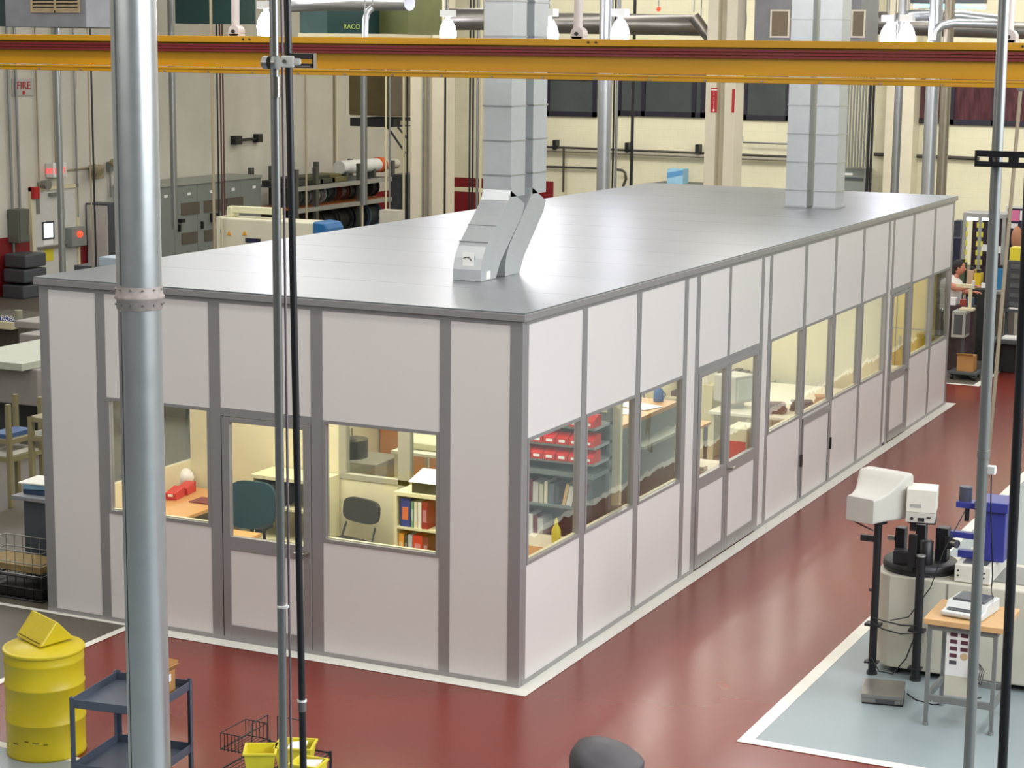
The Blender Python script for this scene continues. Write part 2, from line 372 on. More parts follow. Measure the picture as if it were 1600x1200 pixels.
# --- side wall (runs away on the right), y from 0 to LN
for a,b in ((.056,.119),(1.18,1.285),(2.4,2.505),(3.60,3.70),(3.93,4.03),(5.89,5.98),(6.16,6.25),(7.41,7.505),(8.59,8.68),(9.79,9.885),(10.99,11.08),(11.22,11.3),(12.24,12.34),(13.43,13.53),(14.53,LN)):
    en.p('mullion',wmul('x',a,b),ALU,.003)
for a,b in ((3.70,3.93),(5.98,6.16),(11.08,11.22)): en.p('wall_panel',wpan('x',a,b,.04,H-.105),PANEL)
for a,b in ((.119,1.18),(1.285,2.4),(2.505,3.6),(6.25,7.41),(7.505,8.59),(8.68,9.79),(9.885,10.99),(12.34,13.43),(13.53,14.53)):
    en.p('wall_panel',wpan('x',a,b,ZH,H-.105),PANEL); en.p('wall_panel',wpan('x',a,b,.04,ZS),PANEL); wwin('x',a,b)
en.p('wall_panel',wpan('x',4.03,4.87,2.06,H-.105),PANEL); en.p('wall_panel',wpan('x',4.93,5.89,2.06,H-.105),PANEL)
en.p('mullion',wmul('x',4.87,4.93,2.06),ALU); en.p('wall_panel',wpan('x',11.3,12.24,2.06,H-.105),PANEL)
door('x',4.04,4.905,-1,z1=1.99,handle=False); door('x',4.915,5.88,1,z1=1.99); door('x',11.31,12.2,-1)
psplit(en,'door_gasket',MB().box(-.02,.001,5.88,5.89,0,1.99).box(-.02,.001,4.905,4.915,0,1.99),BLACK)
hs=MB().box(.001,.016,7.505,8.59,.89,.97).box(.001,.012,7.505,7.54,.04,.89).box(.001,.012,8.56,8.59,.04,.89)
hp=en.p('access_hatch_frame',hs,ALU,.002)
psplit(en,'hatch_latch',MB().box(.01,.03,7.44,7.475,.42,.56).box(.01,.03,8.6,8.63,.42,.56),BLACK,0,hp)
# far walls of the enclosure
for a,b,c,d in ((-W+.001,-W+.05,.056,LN-.001),):
    bw=MB().box(a,b,c,d,0,ZS).box(a,b,c,d,ZH,H-.012)
    for yy in (.06,2.45,3.66,4.88,6.1,7.3,8.5,9.75,10.97,12.2,13.4,14.5): bw.box(a-.002,b+.005,yy,yy+.12,ZS,ZH)
    bw.box(a,b,5,11,ZS,ZH)
    en.p('wall_panel',bw,CREAM)
en.p('window_pane',MB().box(-W+.02,-W+.025,.12,5,ZS,ZH).box(-W+.02,-W+.025,11.09,14.5,ZS,ZH),GLASS)
en.p('wall_panel',MB().box(-W+.05,-.06,LN-.05,LN-.001,0,ZS).box(-W+.05,-.06,LN-.05,LN-.001,ZH,H-.012).box(-2.5,-2.4,LN-.05,LN,ZS,ZH),CREAM)
en.p('window_pane',MB().box(-W+.05,-2.5,LN-.027,LN-.022,ZS,ZH).box(-2.4,-.06,LN-.027,LN-.022,ZS,ZH),GLASS)
en.p('interior_floor',MB().box(-W+.06,-.06,.06,LN-.06,.004,.012),mat('grey_tile_floor',(136,130,120),.4,0,.06,3))
# interior partitions: office/lab at y 2.2, lab/end room at y 11.1
pt=MB().box(-W+.05,-.06,2.2,2.25,0,ZS).box(-W+.05,-.06,2.2,2.25,ZH,H-.02).box(-W+.05,-2.98,2.2,2.25,ZS,ZH).box(-1.15,-.06,2.2,2.25,ZS,ZH)
psplit(en,'partition_wall',pt,CREAM)
ps=MB().box(-2.9,-.06,2.19,2.26,ZS,ZS+.05).box(-2.9,-.06,2.19,2.26,ZH-.04,ZH).box(-2.33,-2.2,2.19,2.26,0,ZH).box(-2.98,-2.9,2.19,2.26,ZS,ZH).box(-1.2,-1.12,2.19,2.26,0,ZH)
ps.c=0
en.p('partition_framing',ps,mat('partition_aluminium',(176,172,152),.45,.3))
en.p('window_pane',MB().box(-2.9,-2.33,2.22,2.225,ZS+.05,ZH-.04).box(-2.2,-1.2,2.22,2.225,ZS+.05,ZH-.04),GLASS)
en.p('partition_wall',MB().box(-W+.05,-.06,11.12,11.17,0,H-.02),CREAM)
en.p('light_switch',MB().box(-2.3,-2.24,2.175,2.19,.52,.66),STEEL)
# ================================================================ ducts on the roof
def stripe_duct(t,x0,x1,y0,y1,z0,z1,step,nm):
    b=MB().box(x0,x1,y0,y1,z0,z1); o=t.p(nm,b,GALVD)
    s=MB(); z=z0+step*.6
    while z<z1:
        s.box(x0-.008,x1+.008,y0-.008,y1+.008,z,z+.014); z+=step
    psplit(t,'seam_collar',s,GALV,0,o)
def offset_duct(yb,yt,ln,lab,x0=-1.472,x1=-1.195):
    t=T('rectangular_duct',lab,'duct',((x0+x1)/2,yb+ln/2,H+.003),'rectangular ducts rising from the enclosure roof')
    zb=H+.003
    # profile (y,z) of the centre front edge; curved boot, slope, vertical
    fr=[(yb,zb),(yb,zb+.1),(yb+.03,zb+.2),(yb+.1,zb+.3),(yt-.04,3.75),(yt,3.84)]
    bk=[(yt+ln,3.70),(yt+ln-.05,3.60),(yb+ln+.06,zb+.08),(yb+ln,zb)]
    t.p('elbow_boot',MB().prism([(yb,zb),(yb,zb+.1),(yb+.03,zb+.2),(yb+.1,zb+.3),(yb+ln+.1,zb+.15),(yb+ln,zb)],'x',x0,x1),GALVD)
    t.p('sloped_section',MB().prism([(yb+.1,zb+.3),(yt-.04,3.75),(yt,3.84),(yt+ln,3.70),(yt+ln-.05,3.60),(yb+ln+.1,zb+.15)],'x',x0,x1),GALVD)
    psplit(t,'slope_seam',MB().cb((x0+x1)/2,yb+.135,zb+.335,x1-x0+.012,.012,.012).cb((x0+x1)/2,yb+.3,zb+.47,x1-x0+.01,.008,.008),GALV)
    stripe_duct(t,x0,x1,yt,yt+ln,3.78,8.9,.31,'vertical_section')
    return t
d1=offset_duct(1.645,2.236,.3,'nearer galvanised duct of the sloping pair on the roof, labelled at its foot')
d1.p('duct_label',MB().box(-1.38,-1.27,1.655,1.66,3.2,3.32),PAPER).rotation_euler=(0,0,0)
a_=MB().tube([(-1.37,1.65,3.27),(-1.34,1.65,3.28),(-1.31,1.65,3.275),(-1.29,1.65,3.25)],.004,5); psplit(d1,'label_arrow',a_,BLACK)
d1.p('duct_label',MB().box(-1.195,-1.19,1.75,1.83,3.08,3.15),PAPER)
offset_duct(2.14,2.70,.3,'farther galvanised duct of the sloping pair on the roof, behind the labelled one')
for x0,x1,lab in ((-1.472,-1.18,'straight galvanised duct at the far end of the roof, left one of the upright pair'),(-1.085,-.79,'straight galvanised duct at the far end of the roof, right one of the upright pair')):
    t=T('rectangular_duct',lab,'duct',((x0+x1)/2,11.4,H+.003),'rectangular ducts rising from the enclosure roof')
    stripe_duct(t,x0,x1,11.2,11.6,H+.003,8.9,.37,'duct_section')
    t.p('base_flange',MB().box(x0-.012,x1+.012,11.18,11.62,H+.003,H+.03),GALV)
# ================================================================ yellow crane beam
YB=-.5
cb=T('crane_beam','long horizontal yellow crane runway beam with dark red conductor rails, hung across the hall','beam',(0,YB,4.9))
z0,z1=4.885,5.178
cb.p('top_flange',MB().box(-14,9,YB-.06,YB+.06,z1-.05,z1),YEL,.004)
cb.p('web',MB().box(-14,9,YB-.012,YB+.012,z0+.05,z1-.05),YEL)
cb.p('bottom_flange',MB().box(-14,9,YB-.05,YB+.05,z0,z0+.045).box(-14,9,YB-.056,YB-.05,z0+.03,z0+.045),YEL,.003)
cr=MB()
for k in range(3): cr.box(-14,9,YB-.05,YB-.012,5.055+k*.022,5.072+k*.022)
cb.p('conductor_rail',cr,DKRED)
bo=MB()
for i in range(40):
    x=-8+i*.42; bo.cyl((x,YB-.062,z0+.012),(x,YB-.05,z0+.012),.007,8)
cb.p('bolt_row',bo,GPIPE)
for x,l in ((-2.3,'left'),(.66,'middle'),(3.76,'right')):
    t=T('beam_hanger','pale steel hanger rod with a clevis gripping the yellow beam, %s one of three'%l,'hanger',(x,YB,5.18),'clevis hangers along the crane beam')
    t.p('rod',MB().cyl((x-.01,YB,5.24),(x+.02,YB,8.95),.033,12),mat('pale_hanger_paint',(190,178,172),.5))
    t.p('clevis',MB().cyl((x,YB-.045,5.215),(x,YB+.045,5.215),.05,14).cyl((x-.035,YB,5.18),(x+.035,YB,5.18),.01,8).box(x-.05,x+.05,YB-.045,YB+.045,5.179,5.195),mat('pale_hanger_paint',(190,178,172),.5))
    t.p('clevis_pin',MB().cyl((x,YB-.06,5.215),(x,YB+.06,5.215),.014,8),BLACK)
    psplit(t,'mounting_bolt',MB().cyl((x+.1,YB-.066,5.155),(x+.1,YB-.06,5.155),.008,8).cyl((x+.16,YB-.066,5.155),(x+.16,YB-.06,5.155),.008,8),BLACK)
# ================================================================ foreground uprights
cx,cy=-.04,-4.9
t=T('round_duct_riser','thick galvanised round duct standing in the left foreground, screwed joint halfway up','duct',(cx,cy,0))
t.p('upper_pipe',MB().cyl((cx,cy,3.72),(cx,cy,8.95),.125,40),GALV)
t.p('lower_pipe',MB().cyl((cx,cy,0.0),(cx,cy,3.72),.12,40),GALV)
t.p('joint_collar',MB().lathe([(.122,3.66),(.128,3.665),(.126,3.715),(.138,3.722),(.138,3.735),(.13,3.742),(.127,3.79)],cx,cy,40),mat('duct_sealant_grey',(164,154,150),.6,.2,.15,30))
t.p('seam',MB().cyl((cx-.034,cy-.121,3.8),(cx-.034,cy-.121,8.9),.0035,6),SWGD); t.p('seam',MB().cyl((cx-.046,cy-.1115,0),(cx-.046,cy-.1115,3.65),.003,6),SWGD)
sc_=MB()
for k in range(12):
    a=2*PI*k/12+.25
    for zz,rr in ((3.69,.126),(3.775,.127)): sc_.cyl((cx+rr*math.cos(a),cy+rr*math.sin(a),zz),(cx+(rr+.01)*math.cos(a),cy+(rr+.01)*math.sin(a),zz),.006,8)
psplit(t,'screw',sc_,STEEL)
def pole(px0,py0,px1,py1,Y,r,zt=8.95,zb=0,n=14):
    a=at(px0,py0,'y',Y); b=at(px1,py1,'y',Y); d=(a-b)/(a.z-b.z)
    return MB().cyl(b+d*(zb-b.z),b+d*(zt-b.z),r,n), (lambda z: b+d*(z-b.z))
YP=-7.0
m1,f1=pole(427.5,0,443,1200,YP,.0185)
t=T('conduit_pole','grey steel conduit pole in the left foreground with a bright coupling, beside the black pipe','pole',f1(0))
t.p('pole_tube',m1,GPIPE)
za=at(433,120,'y',YP).z; zb_=at(433,152,'y',YP).z
psplit(t,'coupling',MB().cyl(f1(zb_)+Vector((.003,0,0)),f1(za)+Vector((.003,0,0)),.021,16),STEEL)
zc=at(441,947,'y',YP).z; t.p('cable_tie',MB().cyl(f1(zc-.004)+Vector((.008,0,0)),f1(zc+.004)+Vector((.008,0,0)),.0265,16),WHITE)
zc=at(433,98,'y',YP).z; q=f1(zc)
psplit(t,'beam_clamp',MB().cyl(q+Vector((-.045,-.005,-.0)),q+Vector((-.02,-.005,0)),.026,16).cyl(q+Vector((.012,-.02,0)),q+Vector((.028,-.02,0)),.028,16),GPIPE)
m2,f2=pole(440,0,455,1200,YP+.02,.0055,n=8)
solo('thin_conduit',m2,mat('thin_conduit_brown_grey',(120,108,112),.5,.3),'thin brown-grey cable running down right beside the grey conduit pole','cable',loc=f2(0))
m3,f3=pole(449,0,474,1200,YP-.02,.0148)
t=T('black_pipe','black vertical pipe in the left foreground with a white ringed coupling low down','pipe',f3(0))
t.p('pipe_tube',m3,BLACK)
zc=at(472,1092,'y',YP).z; t.p('coupling_ring',MB().cyl(f3(zc-.004),f3(zc+.005),.02,18),WHITE)
t.p('coupling',MB().cyl(f3(zc-.045),f3(zc-.004),.0175,18),mat('coupling_grey',(96,90,92),.5))
# clamp bracket between pole and pipe
q=at(461,96,'y',YP-.05); k=2.62/1000
def br(px0,px1,py0,py1,y0,y1):
    a=at(px0,py0,'y',YP-.05); b=at(px1,py1,'y',YP-.05); return (a.x,b.x,YP+y0,YP+y1,b.z,a.z)
t=T('pipe_clamp_bracket','white pipe clamp on a slotted steel bracket gripping the black pipe over the yellow beam','bracket',(q.x,YP-.05,q.z-.03))
t.p('clamp_body',MB().box(*br(438,458,87,106,-.05,-.034)).box(*br(456,468,91,102,-.046,-.034)),WHITE,.006)
t.p('clamp_screw',MB().cyl(at(444,96,'y',YP-.06),at(444,96,'y',YP-.049),.008,12),STEEL)
sb=MB()
for a in ((450,487,83.5,92.5),(450,487,99,106.5),(484,487.8,83.5,106.5)): sb.box(*br(*a,-.034,-.03))
t.p('slotted_strut',sb,BLACK); t.p('strut_lip',MB().box(*br(452,488,82.8,84.2,-.04,-.02)).box(*br(487,488.3,83,107,-.04,-.02)).box(*br(458,482,102.5,104,-.04,-.034)),STEEL)
# right side uprights
YR=-5.75
m4,f4=pole(1569,0,1513.5,1200,YR,.0228)
t=T('conduit_pole','tall grey conduit pole standing in the right foreground in front of the measuring bench','pole',f4(0))
t.p('pole_tube',m4,GPIPE)
zc=at(1539,708,'y',YR).z; t.p('coupling',MB().cyl(f4(zc-.02),f4(zc+.012),.0255,20),GPIPE)
q=f4(at(1549,735,'y',YR).z)
t.p('outlet_box',MB().cb(q.x+.035,q.y+.01,q.z,.035,.03,.035),WHITE,.004)
cpts=[q+Vector((.035,.01,-.015)),at(1548,800,'y',YR),at(1550,860,'y',YR),at(1551,900,'y',YR),at(1549,922,'y',YR+3),at(1552,940,'y',1.2)]
solo('power_cord',MB().tube(cpts,.003,6),BLACK,'thin black cord hanging from the small white box on the right pole','cord')
m5,f5=pole(1607,300,1566,1200,-6.6,.0185)
solo('black_pipe',m5,BLACK,'black vertical pipe at the right edge, in front of the wooden table','pipe',loc=f5(0))
a=at(1595,137,'y',8); b=at(1581,300,'y',8); c=at(1553,620,'y',8); d=at(1540,760,'y',8)
t=T('drop_rod','thin slanting tan hose with a hooked top hanging behind the right foreground pole','hose',d)
t.p('hose',MB().tube([a,b,c,d],.021,8),mat('hose_tan_grey',(150,138,116),.5)); t.p('hook',MB().ball(a,.045),GPIPE)
# slotted black strut bracket
A=at(1523,235,'y',YR-.06);B=at(1523,260,'y',YR-.06)
sl=MB(); zT,zB=A.z,B.z; zm=(zT+zB)/2; hh=(zT-zB); x=A.x; y0=YR-.062;y1=YR-.058
def sx(px): return at(px,247,'y',YR-.06).x
xs=[sx(1523)]; slots=[(1527,1545),(1551,1576),(1592,1617),(1632,1650)]; xe=sx(1655)
sl.box(xs[0],xe,y0,y1,zm+.13*hh,zT).box(xs[0],xe,y0,y1,zB,zm-.16*hh)
pr=xs[0]
for a,b in slots: sl.box(pr,sx(a),y0,y1,zm-.16*hh,zm+.13*hh); pr=sx(b)
sl.box(pr,xe,y0,y1,zm-.16*hh,zm+.13*hh).box(xs[0],xe,YR-.062,YR-.028,zT-.003,zT).box(xs[0],xe,YR-.062,YR-.028,zB,zB+.003)
solo('strut_channel',sl,BLACK,'black slotted strut channel fixed across the right foreground pole','bracket')
# ================================================================ hall columns, pipes
def vbox(px0,px1,Y,depth,py=200): a=at(px0,py,'y',Y);b=at(px1,py,'y',Y); return a.x,b.x,Y,Y+depth
def hcol(name,lab,px0,px1,Y,mt_,grp=None):
    a,b,y,_=vbox(px0,px1,Y,0); w_=b-a
    m_=MB().box(a,a+.36*w_,y,y+.5,0,8.95).box(b-.36*w_,b,y,y+.5,0,8.95).box(a+.36*w_,b-.36*w_,y+.2,y+.3,0,8.95)
    return m_,(a,b,y)
m_,(a,b,y)=hcol('c','',1101,1147,21,None)
t=T('building_column','cream steel building column with red fire extinguisher signs on both flanges','column',((a+b)/2,y,0))
t.p('column_section',m_,CREAMC,.01)
s0=at(1111,137,'y',y-.01); s1=at(1120,176,'y',y-.01)
sg=t.p('extinguisher_sign',MB().box(s0.x,s1.x,y-.01,y,s1.z,s0.z),REDSIGN)
xx=(s0.x+s1.x)/2; hh=s0.z-s1.z
t.p('sign_arrow',MB().box(xx-.015,xx+.015,y-.014,y-.01,s1.z+.05,s1.z+.06).prism([(xx,s1.z+.01),(xx+.022,s1.z+.05),(xx-.022,s1.z+.05)],'y',y-.014,y-.01).box(s0.x+.006,s1.x-.006,y-.012,y-.01,s0.z-.05,s0.z-.03),PAPER)
tt='FIRE EXTINGUISHER'
st=hh*.74/len(tt)
for i,ch in enumerate(tt):
    if ch==' ': continue
    o=text('sign_letter',ch,st*1.25,(xx,y-.013,s0.z-.075-st*i),(PI/2,0,0),PAPER,None,.001); o.parent=sg; o.location=Vector((xx,y-.013,s0.z-.075-st*i))-t.loc
s0=at(1144,139,'y',y-.01); s1=at(1147,176,'y',y-.01)
t.p('extinguisher_sign',MB().box(s0.x,s1.x,y-.01,y,s1.z,s0.z),REDSIGN)
m_,(a,b,y)=hcol('c','',641,694,24,None)
t=T('building_column','wide cream twin column left of the sloping ducts, with conduits strapped to it','column',((a+b)/2,y,0))
t.p('column_section',m_,CREAMC,.01)
cm=MB()
for px in (661,669): q=at(px,200,'y',y-.03); cm.cyl((q.x,q.y,0),(q.x,q.y,8.9),.02,8)
psplit(t,'conduit',cm,GPIPE); q=at(695.5,200,'y',y); t.p('edge_conduit',MB().cyl((q.x,q.y,0),(q.x,q.y,8.9),.022,8),BLACK)
m_,(a,b,y)=hcol('c','',1376,1420,33,None)
# cream wall pilaster at px 1376-1420
t=T('building_column','cream wall pilaster behind the far right corner of the enclosure roof','column',((a+b)/2,33,0))
t.p('column_section',MB().box(a,b,33.4,33.99,0,8.9),CREAMC)
def vp(px,Y,wpx,lab,m_,py=200,zb=None,zt=8.95,cat='pipe',name='vertical_pipe',grp=None,px1=None,py1=None):
    q=at(px,py,'y',Y); dep=(q-CAM).dot(fw); r=wpx*dep/F/2
    z0=0 if zb is None else at(px,zb,'y',Y).z
    z1=zt if zt>20 else zt
    return solo(name,MB().cyl((q.x,Y,z0),(q.x,Y,z1),r,14),m_,lab,cat,group=grp,loc=Vector((q.x,Y,z0)))
t=T('galvanised_riser','wide galvanised round riser behind the enclosure, right of the sloping ducts','duct',at(947,250,'y',19).to_2d().to_3d())
q=at(943.5,250,'y',19); t.p('riser_pipe',MB().cyl((q.x,19,0),(q.x,19,6.0),.125,20),GALV)
t.p('riser_elbow',MB().tube([(q.x,19,6.0),(q.x-.03,19,6.12),(q.x-.15,19.1,6.25),(q.x-.4,19.2,6.3)],.14,14),GALV)
for px,w_,m_,l in ((958.5,3,BLACK,'black'),(963,4,GPIPE,'grey')):
    vp(px,19.2,w_,'thin %s conduit running close beside the wide galvanised riser'%l,m_,name='conduit',cat='conduit')
vp(988,24,5,'thin black drop pipe right of the wide galvanised riser',BLACK,name='drop_pipe')
vp(1402,20,13,'grey pipe left of the two pipes behind the far roof corner',GPIPE,name='riser_pipe')
vp(1454,20,21,'wider galvanised pipe of the two behind the far roof corner',GALV,name='riser_pipe')
vp(1475,20.6,16,'tan galvanised pipe right of the wider one behind the far roof corner',mat('tan_galvanised',(158,148,128),.4,.6),name='riser_pipe')
vp(93,9,11,'grey pipe rising beside the exit door in the left background',GPIPE,name='riser_pipe',py=250)
vp(270,20,10.5,'grey pipe just right of the thick round duct, in front of the switchgear',GPIPE,zb=358,name='drop_pipe')
vp(568.5,24,11,'grey drop pipe ending in front of the spool rack',GPIPE,zb=320,name='drop_pipe')
vp(566,24.1,3,'thin pale conduit below the grey drop pipe at the spool rack',CREAM,name='conduit',cat='conduit',zt=at(566,318,'y',24).z)
for px,l,m_ in ((146,'dark thin pipe in front of the left wall near the grey cabinet',BLACK),(141,'tan thin pipe next to the dark one near the grey cabinet',HOODM)):
    vp(px,11,3 if m_ is BLACK else 2.6,l,m_,py=250,name='drop_pipe')
vp(333,16,4.5,'pale thin pipe rising beside the beige machine with warning signs',HOODM,py=250,name='drop_pipe')
for i,(px,m_) in enumerate(((341,BLACK),(346,mat('rust_brown_pipe',(92,56,50),.6)),(350,mat('rust_brown_pipe',(92,56,50),.6)))):
    vp(px,20,2.6,'%s of three thin dark conduits dropping behind the beige machine'%('leftmost','middle','rightmost')[i],m_,py=250,name='conduit',cat='conduit',grp='three dark conduits behind the beige machine')
vp(478,22,3.2,'thin tan rod hanging in front of the left end of the spool rack',HOODM,name='drop_pipe')
for i,px in enumerate((383.5,388.5,394,399)):
    vp(px,30,2.8,'tan and grey conduit in the cluster above the switchgear, number %s from the left'%('one','two','three','four')[i],(HOODM,GPIPE)[i%2],py=200,zb=278,name='conduit',cat='conduit',grp='conduit cluster above the switchgear')
for i,(px,m_) in enumerate(((522,HOODM),(526,CREAM))):
    vp(px,29,3.5,'%s wall conduit above the spool rack'%('tan','cream')[i],m_,zb=262,name='conduit',cat='conduit')
for i,(px,w_,m_) in enumerate(((603,3.6,CREAM),(609,3.4,GPIPE),(631,4.2,CREAM),(636.5,3,BLACK))):
    vp(px,24.5,w_,('cream pipe right of the spool rack','grey pipe right of the spool rack','cream pipe beside the wide twin column','dark pipe beside the wide twin column')[i],m_,name='drop_pipe')
for i,(px,m_) in enumerate(((734,BLACK),(739,BLACK),(746,GPIPE),(751,CREAM))):
    vp(px,22,3 if i<2 else 4,('leftmost dark','second dark','grey','cream')[i]+' pipe in the group just left of the sloping ducts',m_,name='drop_pipe',grp='pipes left of the sloping ducts')
for i in range(9):
    px=1319+i*4.6
    vp(px,33.2,3,'grey conduit in the row above the wall switchboard',GPIPE,zb=262,name='conduit',cat='conduit',grp='conduits entering the wall switchboard')
for px,l in ((1358,'left'),(1363,'right')): vp(px,32.8,4.2,'black wall pipe right of the wall switchboard, %s one'%l,BLACK,name='drop_pipe')
# wall switchboard
a=at(1313,262,'y',33.4); b=at(1351,305,'y',33.4)
t=T('wall_switchboard','grey electrical switchboard on the back wall under a row of conduits','electrical cabinet',((a.x+b.x)/2,33.6,0))
t.p('cabinet_body',MB().box(a.x,b.x,33.4,33.99,0,a.z),SWG,.01)
q=at(1326,272,'y',33.39); t.p('nameplate',MB().box(q.x-.1,q.x+.1,33.385,33.4,q.z-.03,q.z+.03),PAPER)
t.p('breaker_row',MB().box(a.x+.05,b.x-.05,33.37,33.4,q.z-.14,q.z-.08),SWGD)
# ================================================================ back wall windows
def bwin(n,px0,px1,pyb,mull,red=False):
    a=at(px0,125,'y',33.98); b=at(px1,pyb,'y',33.98); zb=b.z; zt=zb+1.75
    f=MB().box(a.x,b.x,33.93,33.99,zb,zb+.13).box(a.x,b.x,33.93,33.99,zt-.1,zt).box(a.x,a.x+.12,33.93,33.99,zb,zt).box(b.x-.12,b.x,33.93,33.99,zb,zt)
    for px in mull:
        q=at(px,150,'y',33.98).x; f.box(q-.05,q+.05,33.93,33.99,zb,zt)
    f.box(a.x,b.x,33.94,33.99,zb+.95,zb+1.02)
    o=struct('window_%d'%n,f,DKWIN)
    g=obj('window_pane',MB().box(a.x+.1,b.x-.1,33.975,33.985,zb+.1,zt-.05),mat('dark_reflective_glazing_%d'%(2 if red else 1),(92,58,64) if red else (74,80,80),.12,0,.5 if red else .25,3 if red else 1,stretch=(3,1,.6) if red else None),o)
    g['label']='dark glazing'
bwin(1,853,933,183,())
bwin(2,965,1102,184,(1006,1085))
bwin(3,1147,1235,189,(1165,))
bwin(4,1418,1482,194,(),True)
bwin(5,1486,1640,199,(1555,),True)
# wall conduits running along the back wall
def hpipe(px0,py0,px1,py1,Y,r,m_,lab,cat='conduit'):
    a=at(px0,py0,'y',Y);b=at(px1,py1,'y',Y); return solo('wall_conduit',MB().cyl(a,b,r,8),m_,lab,cat)
DK=mat('dark_conduit',(70,66,60),.5,.3)
hpipe(844,229,1235,245,33.9,.03,DK,'upper dark conduit running along the cream back wall')
hpipe(846,234,1235,250,33.85,.045,mat('pale_conduit',(150,144,128),.5),'thicker pale conduit just under the dark one on the back wall')
hpipe(1366,241,1530,248,33.9,.045,DK,'brown conduit on the back wall at the right, above the slotted strut')
hpipe(844,260,935,263,33.9,.03,DK,'short dark conduit on the back wall behind the ducts')
t_=MB().tube([at(964,265,'y',33.8),at(972,266,'y',33.8),at(977,270,'y',33.8),at(978,280,'y',33.8),at(974,290,'y',33.8),at(972,300,'y',33.8)],.035,8)
solo('wall_conduit',t_,DK,'curved dark conduit bending down right of the wide galvanised riser','conduit')
t_=MB().tube([at(1160,213,'y',33.8),at(1161,222,'y',33.8),at(1235,225,'y',33.8)],.025,6); solo('wall_conduit',t_,GPIPE,'thin grey conduit with a small valve on the back wall right of the signed column','conduit')
q0=at(881,230,'y',33.8); q1=at(880,300,'y',33.8); solo('wall_conduit',MB().cyl(q0,(q0.x,q0.y,q1.z),.03,8),DK,'short vertical dark conduit on the back wall behind the sloping ducts','conduit')
for px,py in ((867,226),(980,230),(1090,233)):
    q=at(px,py,'y',33.8); solo('conduit_bracket',MB().box(q.x-.05,q.x+.05,33.75,33.99,q.z-.12,q.z+.12),BLACK,'small black bracket holding the long conduit on the back wall','bracket',group='conduit brackets on the back wall')
a=at(1047,263,'y',33.3); b=at(1071,287,'y',33.3)
t=T('paper_towel_box','pale blue printed box on a ledge at the foot of the back wall','box',((a.x+b.x)/2,33.3,b.z))
t.p('carton',MB().box(a.x,b.x,33.1,33.5,b.z,a.z),mat('pale_blue_carton',(150,196,222),.6,0,.1,6)); t.p('carton_stripe',MB().prism([(a.x,a.z-.1),(b.x,a.z-.02),(b.x,a.z-.14),(a.x,a.z-.24)],'y',33.095,33.1),mat('deep_blue_print',(92,150,200),.6))
solo('wall_ledge',MB().box(a.x-.4,b.x+1.2,33,33.98,b.z-.05,b.z),SWGD,'dark ledge on the back wall carrying the pale blue box','ledge')
# ================================================================ overhead ducts, lamps
def hduct(lab,pts,r,m_,sm=True):
    t=T('overhead_duct',lab,'duct',pts[0]); t.p('duct_run',MB().tube(pts,r,16),m_)
    for q in (pts[0],pts[-1]): t.p('hanger_strap',MB().cyl(Vector(q)+Vector((0,0,r*.8)),(q[0],q[1],8.95),.012,6),GPIPE)
    return t.o
def hp_(px,py,d): return dp(px,py,d)
HD=mat('dull_spiral_duct',(140,136,130),.35,.8,.1,4)
hduct('large horizontal round duct high above the far end, behind the hanging lamps',[hp_(842,36,38),hp_(1000,38,38),hp_(1095,40,38)],.2,HD)
hduct('large round duct section seen left of the sloping ducts, near the ceiling',[hp_(696,30,36),hp_(756,30,36)],.2,HD)
hduct('silver duct crossing in front of the dark green unit near the ceiling',[hp_(448,8,36),hp_(500,6,36),hp_(560,5,35),hp_(640,5,34)],.13,GALV)
hduct('short round duct between the column and the right duct pair near the ceiling',[hp_(1148,32,38),hp_(1165,32,38)],.2,HD)
hduct('round duct bending down behind the signed column near the ceiling',[hp_(1084,26,37),hp_(1090,34,37),hp_(1100,48,37),hp_(1112,62,37)],.11,HD)
hduct('twin silver bent pipe above the yellow beam in front of the green unit',[hp_(582,12,30),hp_(575,18,30),hp_(571,30,30),hp_(570,60,30)],.05,GALV)
hduct('large curved silver duct near the ceiling at the right',[hp_(1398,62,34),hp_(1399,40,34),hp_(1406,28,34),hp_(1425,24,34),hp_(1500,24,34),hp_(1570,34,34)],.1,GALV)
hduct('inner curved silver duct under the large one at the right',[hp_(1459,64,33),hp_(1461,50,33),hp_(1470,40,33),hp_(1490,36,33),hp_(1560,38,33)],.075,GALV)
hduct('straight dull duct behind the curved silver ducts at the right',[hp_(1345,36,38),hp_(1385,36,38)],.22,HD)
hduct('long dull duct behind the twin lamps at the right',[hp_(1420,42,39),hp_(1600,48,39)],.17,HD)
def jar(px,py,d,lab,half=False):
    q=dp(px,py,d); t=T('high_bay_lamp',lab,'lamp',q,'glowing high-bay lamps under the ceiling')
    t.p('lamp_jar',MB().lathe([(.03,q.z+.16),(.07,q.z+.13),(.12,q.z+.04),(.145,q.z-.06),(.14,q.z-.2),(.03,q.z-.22)],q.x,q.y,18),LAMPM)
    t.p('ballast_housing',MB().box(q.x-.11,q.x+.11,q.y-.1,q.y+.1,q.z+.2,q.z+.31).cyl((q.x,q.y,q.z+.14),(q.x,q.y,q.z+.2),.04,10),WHITE)
    t.p('hanger',MB().cyl((q.x,q.y,q.z+.31),(q.x,q.y,8.95),.012,6),GPIPE)
for px,py,d,l in ((416,34,30,'glowing high-bay lamp left of the black pipe'),(858,46,30,'glowing high-bay lamp just right of the sloping ducts'),(969,46,30,'glowing high-bay lamp right of the middle beam hanger'),(700,44,34,'glowing high-bay lamp beside the twin column'),(1388,52,34,'glowing high-bay lamp left of the curved silver duct'),(1417,52,33,'glowing high-bay lamp right of the curved silver duct')):
    jar(px,py,d,l)
